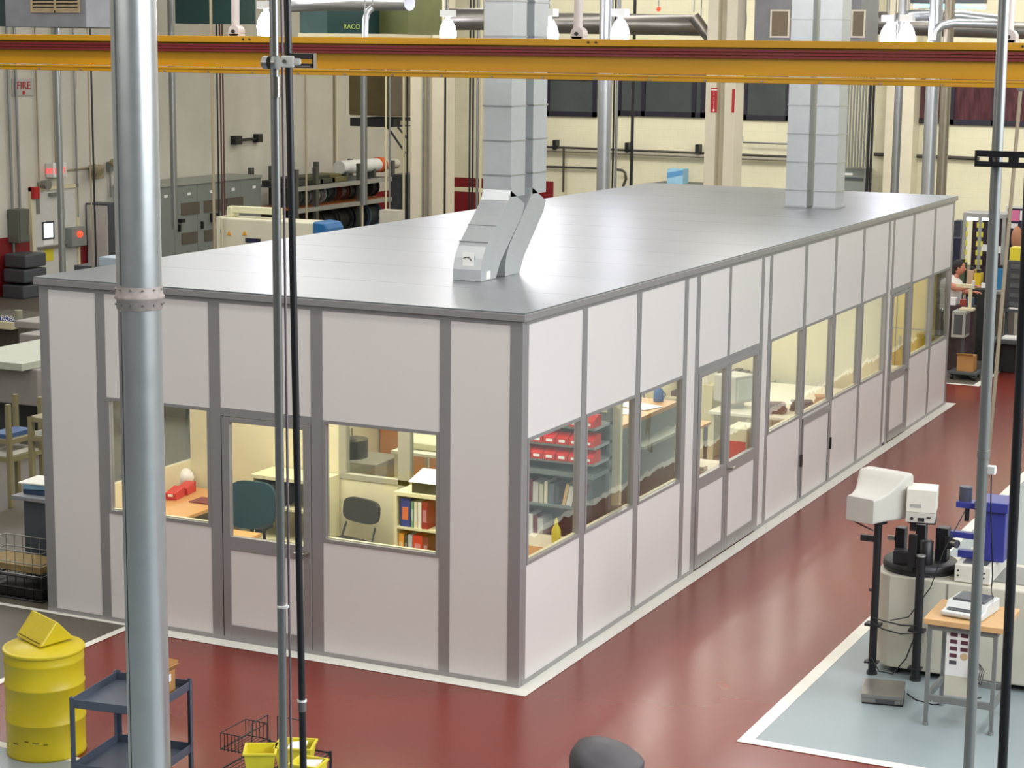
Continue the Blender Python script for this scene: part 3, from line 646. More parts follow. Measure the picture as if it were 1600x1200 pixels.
def obox(px0,py0,px1,py1,d,dd): a=dp(px0,py0,d);b=dp(px1,py1,d); return min(a.x,b.x),max(a.x,b.x),a.y,a.y+dd,min(a.z,b.z),max(a.z,b.z)
# hvac unit top left
t=T('ventilation_unit','grey ceiling ventilation unit with a rusty louvre at the top left','ventilation unit',dp(90,40,26))
x0,x1,y0,y1,zz0,zz1=obox(7,-10,176,44,26,1.2); t.p('unit_casing',MB().box(x0,x1,y0,y1,zz0,zz0+1.6),mat('casing_grey',(142,144,150),.5,.2,.15,4),.01)
a=dp(55,-5,25.9);b=dp(158,21,25.9); lv=MB().frame(a.x,b.x,.03,'y',y0-.02,y0,b.z,a.z+.2); lv.box((a.x+b.x)/2-.012,(a.x+b.x)/2+.012,y0-.02,y0,b.z,a.z+.2)
t.p('louvre_frame',lv,mat('rusty_beige',(178,158,124),.6,0,.2,12)); sl=MB()
for i in range(9): sl.box(a.x+.03,b.x-.03,y0-.012,y0-.004,b.z+.035+i*.045,b.z+.06+i*.045)
psplit(t,'louvre_slat',sl,mat('rusty_beige',(178,158,124),.6,0,.2,12)); t.p('louvre_backing',MB().box(a.x,b.x,y0-.003,y0,b.z,a.z+.2),BLACK)
solo('ceiling_cabinet',MB().box(*obox(-20,-10,7,41,26.5,.4)),GREENM,'dark green-grey panel at the very top left corner','panel')
# green units mid-left
t=T('air_handling_unit','dark green air handling unit with pale green lettering near the ceiling','ventilation unit',dp(540,55,37))
x0,x1,y0,y1,zz0,zz1=obox(511,-12,584,53,37,1.5); t.p('unit_casing',MB().box(x0,x1,y0,y1,zz0,zz0+1.6),GREENM)
x2=obox(584,-12,640,53,37,1.5); psplit(t,'side_casing',MB().box(x2[0],x2[1],x2[2]+.1,x2[3],x2[4],x2[4]+1.6),OLIVE)
x3=obox(455,-12,511,53,37,1.5); psplit(t,'side_casing',MB().box(x3[0],x3[1],x3[2]+.3,x3[3],x3[4],x3[4]+1.6),mat('teal_grey_enamel',(60,84,84),.5,0,.2,3))
q=dp(556,42,37); o=text('lettering','RACO',.13,(q.x,y0-.01,q.z),(PI/2,0,0),mat('pale_green_letters',(168,190,84),.5)); o.parent=t.o; o.location=Vector((q.x,y0-.01,q.z))-t.loc
t.p('support_ledge',MB().box(x3[0],x2[1],x0*0+y0-.05,y0+1.4,zz0-.06,zz0),CREAM)
solo('ceiling_cabinet',MB().box(*obox(273,-12,405,38,38,.5)),GREENM,'dark teal panel above the beam between the round duct and the lamp','panel')
for (a0,b0,a1,b1,l) in ((1180,-12,1235,61,'left'),(1312,-12,1345,61,'right')):
    x0,x1,y0,y1,zz0,zz1=obox(a0,b0,a1,b1,36,1.2)
    t=T('ventilation_unit','grey ventilation casing with a framed louvre, %s of the upright duct pair near the ceiling'%l,'ventilation unit',((x0+x1)/2,y0,zz0))
    t.p('unit_casing',MB().box(x0,x1,y0,y1,zz0-.1,zz0+1.6),mat('casing_grey2',(132,132,134),.5,.2,.1,4))
    a=dp(a0+24 if l=='left' else a0+18,15,35.9); b=dp(a1 if l=='left' else a1+6,59,35.9)
    t.p('louvre_frame',MB().frame(a.x,b.x,.03,'y',y0-.03,y0,b.z,a.z),CREAMC); t.p('louvre_panel',MB().box(a.x,b.x,y0-.01,y0,b.z,a.z),mat('louvre_tan',(122,108,86),.6,0,.2,4,stretch=(20,1,1)))
t=T('fluorescent_fixture','long fluorescent light fixture glowing cyan-white near the ceiling at the right','lamp',dp(1480,10,40))
a=dp(1428,9,40);b=dp(1540,11,40); t.p('tube',MB().cyl(a,b,.04,8),mat('cyan_tube',(120,226,240),.3,emit=3)); t.p('fixture_housing',MB().box(a.x-.1,b.x+.1,a.y,a.y+.3,a.z+.05,a.z+.2),SWGD)
q=dp(1029,14,36); t=T('exit_beacon','small glowing red beacon near the ceiling above the yellow beam','light',q); t.p('beacon_lens',MB().ball(q,.045),LEDR); t.p('beacon_stem',MB().cyl(q,q+Vector((0,0,.3)),.012,6),GPIPE)
# ================================================================ olive tank on bracket platform
a=at(545,115,'y',25);b=at(628,182,'y',25)
t=T('elevated_tank','olive box-shaped unit on a dark wall platform beside the twin column','unit',((a.x+b.x)/2,25.4,b.z))
t.p('tank_body',MB().box(a.x,at(606,150,'y',25).x,25,26.2,b.z,6.0),TANK,.02); t.p('tank_side',MB().box(at(606,150,'y',25).x,b.x,25.1,26.2,b.z,6.0),mat('olive_grey_side',(128,118,98),.5,0,.1,3),.02)
psplit(t,'suspension_rod',MB().cyl((a.x+.1,25.2,5.9),(a.x+.1,25.2,8.94),.02,6).cyl((b.x-.1,25.9,5.9),(b.x-.1,25.9,8.94),.02,6),GPIPE)
c=at(547,184,'y',24.9);d=at(615,199,'y',24.9); t.p('platform',MB().box(c.x,d.x,24.9,26.3,d.z,c.z),BLKP)
e=at(638,190,'y',24.9); t.p('support_arm',MB().box(d.x,e.x+.3,25.2,25.3,e.z-.1,e.z),CREAMC)
psplit(t,'brace',MB().cyl(at(606,199,'y',25),at(634,240,'y',25),.025,8).cyl(at(622,199,'y',25),at(636,216,'y',25),.025,8),BLKP)
# ================================================================ left wall fittings
def lw(px,py,x=-19.98): return at(px,py,'x',x)
a=lw(50,292);b=lw(108,292)
t=T('door_1','white exit door in the left wall with a bright window and a yellow notice','door',(-19.98,(a.y+b.y)/2,0)); t.o.name='door_1'; t.o['kind']='structure'
dy0,dy1=18.45,19.85
t.p('door_frame',MB().box(-20,-19.93,dy0-.08,dy0,0,2.16).box(-20,-19.93,dy1,dy1+.08,0,2.16).box(-20,-19.93,dy0-.08,dy1+.08,2.08,2.16),CREAM)
t.p('door_leaf',MB().box(-20,-19.96,dy0,dy1,0.01,2.08),mat('door_white',(206,204,196),.45))
p0=lw(68,349,-19.95);p1=lw(83,371,-19.95); t.p('door_window',MB().box(-19.96,-19.95,p0.y,p1.y,p1.z,p0.z),WINLIT); t.p('window_frame',MB().frame(p0.y-.04,p1.y+.04,.04,'x',-19.96,-19.94,p1.z-.03,p0.z+.03),SWGD)
p0=lw(69,389,-19.95);p1=lw(84,407,-19.95); t.p('yellow_notice',MB().box(-19.96,-19.95,p0.y,p1.y,p1.z,p0.z),YELP); t.p('white_notice',MB().box(-19.96,-19.95,p0.y,p1.y,p0.z+.08,p0.z+.2),PAPER)
t.p('notice_heading',MB().box(-19.95,-19.945,p0.y+.03,p1.y-.03,p0.z+.01,p0.z+.05),BLACK)
t.p('push_bar',MB().box(-19.96,-19.88,dy0+.1,dy1-.2,.86,.92),STEEL); t.p('door_closer',MB().box(-19.96,-19.88,dy0+.5,dy0+.8,1.95,2.02),GPIPE)
t.p('light_strip',MB().box(-19.96,-19.95,dy0+.1,dy0+.22,1.6,2.0),GPIPE)
q=lw(82,266); t=T('exit_sign','lit red exit sign on the left wall above the white door','sign',(-19.9,q.y,q.z-.15))
t.p('sign_box',MB().box(-19.98,-19.78,q.y-.22,q.y+.22,q.z-.14,q.z+.16),WHITE,.01)
o=text('lettering','EXIT',.17,(-19.775,q.y,q.z-.01),(PI/2,0,PI/2),EXITM); o.parent=t.o; o.location=Vector((-19.775,q.y,q.z-.01))-t.loc
o=text('lettering','EXIT',.15,(-19.88,q.y-.225,q.z-.01),(PI/2,0,0),EXITM,sx=.6); o.parent=t.o; o.location=Vector((-19.88,q.y-.225,q.z-.01))-t.loc
q=lw(36,134); t=T('fire_sign','small FIRE sign with a dot below it, high on the left wall','sign',(-19.97,q.y,q.z-.2)); t.p('sign_plate',MB().box(-19.98,-19.97,q.y-.34,q.y+.34,q.z-.2,q.z+.14),mat('pale_sign',(186,182,174),.5))
o=text('lettering','FIRE',.22,(-19.96,q.y,q.z),(PI/2,0,PI/2),REDSIGN,sx=1.1); o.parent=t.o; o.location=Vector((-19.96,q.y,q.z))-t.loc
t.p('dot',MB().cyl((-19.97,q.y,q.z-.14),(-19.96,q.y,q.z-.14),.04,12),REDSIGN)
def lcond(px,pt,pb,w_,m_,lab,x=-19.93):
    a=lw(px,pt,x);b=lw(px,pb,x); return solo('wall_conduit',MB().cyl((x,a.y,b.z),(x,a.y,min(a.z,8.9)),w_,8),m_,lab,'conduit')
lcond(10,40,426,.028,GPIPE,'grey conduit at the far left of the left wall, ending low on the red paint')
lcond(22,40,326,.026,GPIPE,'grey conduit dropping into the grey wall box on the left wall')
lcond(54,40,292,.016,HOODM,'thin beige conduit down to the left jamb of the exit door')
lcond(81,40,254,.016,HOODM,'thin beige conduit feeding the lit exit sign')
lcond(114,40,340,.02,GPIPE,'thin grey conduit right of the exit door')
lcond(172,262,308,.02,GPIPE,'short grey conduit under a small box above the grey cabinet')
q=lw(172,260); solo('junction_box',MB().box(-19.98,-19.88,q.y-.12,q.y+.12,q.z-.1,q.z+.1),SWG,'small grey junction box on the left wall above the open grey cabinet','box')
p0=lw(99,267);p1=lw(140,262); solo('wall_conduit',MB().cyl(p0,p1,.02,8),HOODM,'thin horizontal conduit on the left wall leading to the floodlights','conduit')
q=lw(146,268); t=T('floodlight','tan twin emergency floodlight on the left wall','lamp',(-19.9,q.y,q.z)); t.p('mount',MB().box(-19.98,-19.8,q.y-.15,q.y+.15,q.z-.15,q.z+.15),HOODM,.02); psplit(t,'head',MB().cyl((-19.8,q.y-.25,q.z+.1),(-19.6,q.y-.25,q.z),.1,12).cyl((-19.8,q.y+.4,q.z+.2),(-19.6,q.y+.4,q.z+.1),.08,12),mat('tan_head',(150,142,110),.5))
q=lw(62,285); t=T('alarm_horn','small grey alarm horn fixed above the exit door','alarm',(-19.9,q.y,q.z)); t.p('horn',MB().cyl((-19.98,q.y,q.z-.04),(-19.75,q.y,q.z-.04),.07,12,r2=.11),GPIPE)
q=lw(50,301); solo('fire_alarm_pull',MB().box(-19.98,-19.85,q.y-.09,q.y+.09,q.z-.12,q.z+.12),REDSIGN,'red fire alarm box at the top left of the exit door','alarm',.01)
p0=lw(28,328,-19.7);p1=lw(47,378,-19.7)
t=T('electrical_panel','grey electrical wall box above the fire extinguisher','electrical box',(-19.85,(p0.y+p1.y)/2,p1.z)); t.p('box_body',MB().box(-19.98,-19.7,p0.y,p1.y,p1.z,p0.z),mat('panel_grey_green',(96,98,88),.5),.01); t.p('box_door',MB().box(-19.7,-19.68,p0.y+.03,p1.y-.03,p1.z+.03,p0.z-.03),mat('panel_grey_green',(96,98,88),.5))
q=lw(44,418,-19.8); t=T('fire_extinguisher','red fire extinguisher on the left wall beside the exit door','fire extinguisher',(q.x,q.y,q.z-.35))
t.p('cylinder',MB().lathe([(.03,q.z-.35),(.1,q.z-.34),(.1,q.z),(.06,q.z+.08),(.03,q.z+.1)],q.x,q.y,16),REDSIGN); t.p('label',MB().box(q.x+.06,q.x+.105,q.y-.05,q.y+.05,q.z-.25,q.z-.1),PAPER); t.p('hose',MB().tube([(q.x,q.y,q.z+.12),(q.x+.1,q.y-.15,q.z+.1),(q.x+.1,q.y-.3,q.z-.05)],.02,6),BLACK)
q=lw(38,437,-19.6); t=T('shop_bin_stack','stack of dark grey bins below the fire extinguisher','bins',(q.x,q.y,0))
for i,zz in enumerate((0.,.32,.62)): t.p('bin',MB().box(q.x-.25,q.x+.3,q.y-.4+.05*i,q.y+.35,zz,zz+.27),SWGD,.03)
q=lw(121,364,-19.8); t=T('control_box','small grey control box with a glowing red lamp beside the exit door','control box',(-19.9,q.y,q.z-.3)); t.p('box_body',MB().box(-19.98,-19.75,q.y-.25,q.y+.25,q.z-.28,q.z+.12),SWG,.01); t.p('indicator_lamp',MB().ball((-19.74,q.y,q.z-.02),.07),LEDR)
# grey open cabinet
t=T('tall_cabinet','tall pale fronted cabinet with dark sides beside the control box on the left wall','cabinet',(-19.6,20.4,0))
zt=at(150,318,'y',20.2).z; xa=max(-19.98,at(129,350,'y',20.2).x); xb=at(168,350,'y',20.2).x
t.p('cabinet_body',MB().box(xa,xb,20.22,20.65,0,zt),SWGD,.005)
t.p('front_panel',MB().box(xa+.04,xa+.22,20.2,20.22,.05,zt-.04),mat('pale_cabinet_panel',(196,196,190),.45)); t.p('front_panel',MB().box(xa+.23,xb-.01,20.2,20.22,.05,zt-.04),mat('pale_cabinet_panel',(196,196,190),.45))
# switchgear
t=T('switchgear_lineup','long row of grey electrical switchgear cabinets along the left wall','electrical cabinet',(-19.3,28,0))
ye=at(462,270,'x',-18.2).y-.25; edges=[21.2+(ye-21.2)*k/5 for k in range(6)]
for i in range(5):
    c_=t.p('cabinet_section',MB().box(-19.95,-19,edges[i],edges[i+1]-.01,0,2.02),SWG,.01)
    if i in (1,2,3):
        psplit(t,'vent_grille',MB().box(-19.0,-18.98,edges[i]+.25,edges[i]+.95,1.35,1.62),mat('vent_brown',(92,84,72),.6),0,c_); psplit(t,'vent_grille',MB().box(-19.0,-18.98,edges[i]+.25,edges[i]+.85,.7,.95),mat('vent_brown',(92,84,72),.6),0,c_)
    t.p('door_handle',MB().box(-19,-18.94,edges[i]+1.0,edges[i]+1.04,1.0,1.16),BLACK,0,c_); t.p('nameplate',MB().box(-19,-18.99,edges[i]+.5,edges[i]+.62,1.78,1.84),PAPER,0,c_)
psplit(t,'breaker_switch',MB().box(-19,-18.9,23.45,23.65,1.12,1.32).box(-19,-18.9,22.2,22.35,1.2,1.28),BLACK)
t.p('top_trim',MB().box(-19.95,-18.97,21.18,ye,2.02,2.08),mat('switchgear_pale_top',(150,154,144),.5))
# beige machine with blue end
a=at(334,330,'y',18);b=at(540,340,'y',18)
A=at(330,345,'y',16); dirv=Vector((.985,.17,0))
x0=A.x; zt=at(400,342,'y',16.4).z
e1=at(494,345,'y',16.4).x; e2=at(527,350,'y',16.4).x
t=T('beige_machine','long beige machine with warning triangles and a blue rounded end, behind the enclosure','machine',((x0+e2)/2,17,0))
t.p('machine_body',MB().box(x0,e1,16.3,16.85,0,zt),mat('machine_beige',(212,208,184),.45,0,.04,2),.03)
t.p('end_cover',MB().prism([(e1,0),(e2-.1,0),(e2-.14,zt-.1),(e2-.2,zt),(e1,zt+.02)],'y',16.28,16.87),BLUEM,.03)
q0=at(371,335,'y',16.8);q1=at(440,322,'y',17.4)
t.p('top_rail',MB().box(q0.x,q1.x+.5,16.5,16.65,zt+.08,zt+.2).box(q0.x,q0.x+.1,16.45,16.7,zt,zt+.19).box(q1.x+.4,q1.x+.5,16.45,16.7,zt,zt+.08),mat('machine_cream',(222,220,184),.45),.01)
for px in (358,382):
    q=at(px,364,'y',16.29); t.p('warning_triangle',MB().prism([(q.x-.045,q.z-.04),(q.x+.045,q.z-.04),(q.x,q.z+.04)],'y',16.285,16.3),mat('warning_orange',(222,152,40),.5))
q=at(342,361,'y',16.29); t.p('blue_label',MB().box(q.x-.035,q.x+.035,16.285,16.3,q.z-.04,q.z+.04),mat('slate_label',(130,132,160),.5))
q=at(395,375,'y',16.29); t.p('dark_slot',MB().box(q.x-.16,q.x+.16,16.285,16.3,q.z-.05,q.z+.03),NAVY)
t.p('side_post',MB().box(x0-.06,x0,16.25,16.87,0,zt+.02),mat('machine_beige',(212,208,184),.45,0,.04,2))
# device boxes seen left of the round duct on far table
q=at(168,409,'y',12); solo('instrument_table',MB().box(q.x-.6,q.x+.4,11.9,12.6,0,q.z-.08),SWGD,'dark stand under the pale blue instrument case, mostly behind the roof edge','stand'); solo('instrument_case',MB().box(q.x-.18,q.x+.22,12,12.4,q.z-.08,q.z+.07),mat('pale_blue_case',(170,186,196),.5),'pale blue-grey instrument case behind the left roof edge','case',.01)
# spool rack
t=T('spool_rack','grey metal shelving rack loaded with wire spools against the left wall','rack',(-18.6,30.2,0))
ra=[at(px,270,'x',-18.2) for px in (462,493,561,609)]
ys=[p.y for p in ra]; ys[3]=ys[2]+1.7
zr=[at(500,285,'x',-18.2).z, at(500,325,'x',-18.2).z]
ztop=at(493,262,'x',-18.2).z
rackm=mat('rack_grey',(86,86,80),.5,.2)
po=MB()
for y in ys:
    po.box(-18.25,-18.15,y-.06,y+.06,0,ztop).box(-19.5,-19.4,y-.06,y+.06,0,ztop)
psplit(t,'upright',po,rackm)
Z1=1.80;Z2=1.28;Z3=.45
for zz,nm in ((Z1,'top'),(Z2,'mid'),(Z3,'low')):
    psplit(t,'shelf_beam',MB().box(-18.26,-18.14,ys[0],ys[-1],zz-.1,zz),mat('rack_beam_grey',(164,164,156),.45,.3)); t.p('shelf_deck',MB().box(-19.5,-18.26,ys[0],ys[-1],zz-.04,zz-.005),ORWOOD if nm=='mid' else SWGD)
spool_cols=[(70,74,70),(92,110,110),(150,156,156),(176,180,180),(58,74,74),(120,60,44),(60,50,44),(130,70,50),(44,44,48),(96,96,100)]
def spool(y,z,r,wd,col,lab,grp):
    x=-18.75; tt=thing('wire_spool',lab,'spool',(x,y,z),0,grp)
    for u in (-wd/2,wd/2-.03): obj('flange',MB().cyl((0,u,r),(0,u+.03,r),r,20),mat('spool_flange_%d%d%d'%col,col,.5),tt)
    obj('wire_winding',MB().cyl((0,-wd/2+.03,r),(0,wd/2-.03,r),r*.8,20),mat('wound_wire_%d'%(col[0]//40),tuple(int(c*.6) for c in col),.5,0,.2,30),tt)
n=0
yy=ys[0]+.5
order=('first','second','third','fourth','fifth','sixth','seventh','eighth','ninth','tenth','eleventh','twelfth')
while yy<ys[-1]-.3 and n<12:
    spool(yy,Z2,.24 if n%4 else .27,.34,spool_cols[n%10],'wire spool on the middle shelf of the rack, %s from the left'%order[n],'spools on the middle shelf'); yy+=.42+(.25 if n in(4,7) else 0); n+=1
n=0; yy=ys[0]+1.2
while yy<ys[-1]-.4 and n<7:
    spool(yy,Z3,.37,.62,((70,66,58),(56,56,54),(64,70,66),(40,46,56),(96,118,140),(50,50,50),(60,56,50))[n],'large wire spool on the lowest visible shelf, %s from the left'%order[n],'large spools on the low shelf'); yy+=.75; n+=1
for i,(fr_,c_) in enumerate(((.1,(60,60,54)),(.24,(84,84,60)),(.36,(70,72,56)),(.48,(110,104,60)))):
    y=ys[0]+fr_*(ys[-1]-ys[0]); solo('metal_part',MB().box(-19.2,-18.3,y-.4,y+.3,Z1+.001,Z1+.12).box(-19.1,-18.5,y-.2,y+.4,Z1+.12,Z1+.18),mat('scrap_%d'%i,c_,.6,.2,.3,14),'flat %s scrap part on the top shelf of the spool rack'%('dark grey','olive','mossy','yellowish')[i],'metal part',.01)
for (pa,pb,rr,m_,l) in (((530,255),(583,262),.15,WHITE,'white roll with an orange end lying on top of the spool rack'),):
    a=at(*pa,'x',-18.6);b=at(*pb,'x',-18.6); z=Z1+.32
    t=T('material_roll',l,'roll',(-18.6,(a.y+b.y)/2,z-.15)); t.p('roll_body',MB().cyl((-18.6,a.y,z),(-18.6,a.y+1.9,z-.02),.17,20),WHITE); t.p('roll_end',MB().cyl((-18.6,a.y+1.9,z-.02),(-18.6,a.y+2.15,z-.03),.2,20),ORNG); t.p('inner_roll',MB().cyl((-18.75,a.y+2.15,z-.05),(-18.75,a.y+3.2,z-.06),.13,20),BEIGE)
    psplit(t,'cradle',MB().box(-18.75,-18.45,a.y+.1,a.y+.2,Z1,z-.1).box(-18.75,-18.45,a.y+1.5,a.y+1.6,Z1,z-.1),rackm)
# dark cabinet right of rack
a=at(612,272,'y',27);b=at(636,272,'y',27); solo('dark_cabinet',MB().box(a.x,b.x,27,28,0,a.z),SWGD,'dark grey steel cabinet right of the spool rack, beside the twin column','cabinet',.02)
a=at(593,328,'y',22);b=at(621,345,'y',22); t=T('small_carton','small white and grey carton behind the roof edge below the rack','box',((a.x+b.x)/2,22,0)); t.p('carton',MB().box(a.x,b.x,22,22.3,b.z-.4,a.z),BEIGE)
t.p('stand',MB().box(a.x,b.x,22,22.3,0,b.z-.4),SWGD)
# pale handrail in the opening
a=at(697,292,'y',30);b=at(752,297,'y',30)
t=T('guard_rail','pale guard rail in front of the dark red wall, left of the sloping ducts','rail',((a.x+b.x)/2,30,0)); t.p('rail_bar',MB().box(a.x,b.x,30,30.1,a.z-.1,a.z),CREAM); t.p('rail_post',MB().box(a.x,a.x+.13,30,30.1,0,a.z-.1),CREAM)
# ================================================================ yellow drum bin
bx,by=-2.475,-2.85
t=T('drum_bin','yellow steel drum rubbish bin with a swing-top lid, beside the blue-grey cart','bin',(bx,by,0))
pr=[(.27,0.003),(.285,.0),(.287,.02),(.283,.04)]
def ring(z): return [(.2835,z-.012),(.29,z-.004),(.29,z+.004),(.2835,z+.012)]
pr+=ring(.27)+ring(.53)+[(.2835,.7),(.288,.708),(.2835,.716),(.2835,.768)]
t.p('drum_body',MB().lathe(pr,bx,by,48),YELD)
t.p('drum_lid',MB().lathe([(.286,.765),(.294,.77),(.294,.788),(.29,.795),(.282,.79),(.27,.8),(.0,.815)],bx,by,48),YELD)
A=at(24,993,'z',.82);Bq=at(62,1013,'z',.82);Cq=at(117,997,'z',.82);Dq=A+Cq-Bq
up_=Vector((0,0,.165)); r1=(A+Dq)/2+up_; r2=(Bq+Cq)/2+up_
hd=MB(); hd._a([A,Bq,Cq,Dq,r1,r2],[(0,1,5,4),(1,2,5),(2,3,4,5),(3,0,4),(0,3,2,1)])
hd2=t.p('swing_hood',hd,YELD,.012)
e=(Bq-A).normalized(); nrm=(r1-A).cross(Bq-A).normalized(); 
if nrm.z<0: nrm=-nrm
f0=A+(r1-A)*.12+e*.03;f1_=Bq+(r2-Bq)*.12-e*.03
t.p('flap_seam',MB().tube([f0+nrm*.004,f1_+nrm*.004],.003,6),mat('seam_dark_yellow',(110,96,20),.6),0,hd2)
for k in range(4):
    a=math.radians((-80,-66,-52,-100)[k]); t.p('scuff_mark',MB().cb(bx+.2855*math.cos(a),by+.2855*math.sin(a),.16-.01*k,.001,.05 if k%2 else .03,.006,a),mat('scuff_black',(60,54,20),.8))
# ================================================================ utility cart
P0=Vector((-1.0,-3.72,0)); ang=math.radians(90+8)
t=thing('utility_cart','blue-grey steel utility cart with two tray shelves, behind the thick round duct','cart',P0+Vector((-.27,.3,0)),math.radians(8))
def lb(x0,x1,y0,y1,z0,z1): return MB().box(x0,x1,y0,y1,z0,z1)
for z,n in ((.82,'top'),(.37,'low')):
    tr=MB().box(-.29,.29,-.31,.31,z-.06,z-.055).box(-.29,-.285,-.31,.31,z-.06,z).box(.285,.29,-.31,.31,z-.06,z).box(-.285,.285,-.31,-.305,z-.06,z).box(-.285,.285,.305,.31,z-.06,z)
    obj('shelf_tray',tr,CART,t,.002)
for sx_ in(-1,1):
    for sy in(-1,1):
        l=MB().box(sx_*.29,sx_*.295,sy*.31,sy*.275,.1,.83).box(sx_*.29,sx_*.255,sy*.31,sy*.315,.1,.83); obj('leg',l,CART,t)
        obj('caster',MB().cyl((sx_*.27-.015,sy*.29,.045),(sx_*.27+.015,sy*.29,.045),.045,14).box(sx_*.27-.02,sx_*.27+.02,sy*.29-.02,sy*.29+.02,.08,.1),BLKP,t)
q=P0+Vector((-.19,.42,0))
tb=T('cardboard_carton','open brown cardboard carton on the top tray of the blue-grey cart','box',(q.x,q.y,.766))
tb.p('carton_body',MB().box(q.x-.12,q.x+.12,q.y-.1,q.y+.1,.766,.93),CARDB,.003)
tb.p('flap',MB().cb(q.x+.135,q.y,.955,.06,.2,.004,0,0,math.radians(-50)).cb(q.x,q.y+.12,.96,.24,.06,.004,0,math.radians(50)),CARDB)
tb.p('address_label',MB().box(q.x+.12,q.x+.122,q.y-.06,q.y+.05,.86,.91),PAPER)
# ================================================================ wire trolley with yellow bins
ZP=.45
def zq(px,py,z): return at(px,py,'z',z)
c0=zq(430,1180,ZP)
t=T('wire_trolley','black wire trolley carrying yellow bins at the bottom of the picture','trolley',(c0.x,c0.y,0))
X0,X1,Y0_,Y1_=-.46,.02,-3.75,-2.98
wr=MB()
for z in (ZP-.005,.25):
    wr.tube([(X0,Y0_,z),(X1,Y0_,z),(X1,Y1_,z),(X0,Y1_,z),(X0,Y0_,z)],.007,6)
    for i in range(14): xx=X0+(X1-X0)*i/13; wr.tube([(xx,Y0_,z),(xx,Y1_,z)],.003,5)
    for i in range(5): yy=Y0_+(Y1_-Y0_)*i/4; wr.tube([(X0,yy,z),(X1,yy,z)],.003,5)
t.p('wire_deck',wr,BLACK)
for xx in (X0,X1):
    for yy in (Y0_,Y1_):
        l=t.p('leg',MB().cyl((xx,yy,.06),(xx,yy,ZP+.01),.01,8),BLACK); t.p('caster',MB().cyl((xx-.012,yy,.03),(xx+.012,yy,.03),.03,12).box(xx-.014,xx+.014,yy-.01,yy+.01,.05,.08),BLKP,0,l)
bk=MB()
for (xa,ya,xb,yb_) in ((-.64,-3.3,-.47,-3.0),):
    for z in (ZP+.02,ZP+.13): bk.tube([(xa,ya,z),(xb,ya,z),(xb,yb_,z),(xa,yb_,z),(xa,ya,z)],.004,6)
    for i in range(7): xx=xa+(xb-xa)*i/6; bk.tube([(xx,ya,ZP+.13),(xx,ya,ZP+.01),(xx,yb_,ZP+.01),(xx,yb_,ZP+.13)],.0025,5)
t.p('wire_basket',bk,BLACK)
psplit(t,'rail_loop',MB().tube([(-.42,-2.94,ZP),(-.42,-2.94,ZP+.17),(-.2,-2.94,ZP+.17),(-.2,-2.94,ZP)],.005,6).tube([(-.46,-3.2,ZP),(-.46,-3.2,ZP+.19),(-.46,-3.0,ZP+.19),(-.46,-3.0,ZP)],.005,6),BLACK)
def ybin(cx,cy,rz,lab,w_=.19,d_=.2,h=.15,fill=False,z=ZP+.003):
    t=thing('storage_bin',lab,'bin',(cx,cy,z),rz,'yellow plastic bins on the wire trolley')
    b=MB(); a=.008; W2,D2=w_/2,d_/2; t_=.82
    o=[(-W2,-D2),(W2,-D2),(W2,D2),(-W2,D2)]
    vs=[(x*t_,y*t_,0) for x,y in o]+[(x,y,h) for x,y in o]+[(x-a*(1 if x>0 else -1),y-a*(1 if y>0 else -1),h) for x,y in o]+[(x*t_-a*(1 if x>0 else -1),y*t_-a*(1 if y>0 else -1),a) for x,y in o]
    fs=[(0,3,2,1)]+[(i,(i+1)%4,4+(i+1)%4,4+i) for i in range(4)]+[(4+i,4+(i+1)%4,8+(i+1)%4,8+i) for i in range(4)]+[(8+i,8+(i+1)%4,12+(i+1)%4,12+i) for i in range(4)]+[(12,13,14,15)]
    b._a(vs,fs); obj('bin_body',b,YELP,t)
    obj('rim',MB().frame(-W2-.008,W2+.008,.01,'x',0,0,0,0) if False else MB().box(-W2-.008,W2+.008,-D2-.008,-D2,h-.012,h).box(-W2-.008,W2+.008,D2,D2+.008,h-.012,h).box(-W2-.008,-W2,-D2,D2,h-.012,h).box(W2,W2+.008,-D2,D2,h-.012,h),YELP,t)
    if fill: obj('white_sheet',MB().quad((-.07,-.06,h*.5),(.06,-.07,h*.55),(.07,.07,h*.98),(-.05,.06,h*.9)).box(-.06,.06,-.06,.06,.01,h*.45),PAPER,t)
    return t
g=zq(407,1170,ZP+.15); ybin(g.x,g.y,.5,'yellow plastic bin at the left of the wire trolley, left of the grey conduit pole',.2,.2)
g=zq(462,1162,ZP+.15); ybin(g.x,g.y,.35,'yellow plastic bin with a white sheet, behind the black pipe on the trolley',.24,.2,fill=True)
g=zq(482,1190,ZP+.15); ybin(g.x,g.y,.1,'yellow plastic bin with white contents at the right end of the trolley',.19,.17,fill=True)
# black dome-topped bin
q=at(948,1183,'z',.72)
t=T('waste_bin','black round waste bin with a domed grey-black lid at the bottom of the picture','bin',(q.x,q.y,0))
t.p('bin_body',MB().lathe([(.2,0),(.21,.02),(.228,.66)],q.x,q.y,36),BLKP)
lid=MB().lathe([(.236,.655),(.238,.7),(.228,.725),(.19,.765),(.13,.79),(.06,.802),(0,.805)],0,0,36)
lid.v=[Vector((v.x+q.x,v.y+q.y,v.z+max(0,(v.z-.69))*(-.9*v.x)*3)) for v in lid.v]
t.p('domed_lid',lid,mat('grey_black_lid',(70,68,72),.5,0,.05,8))
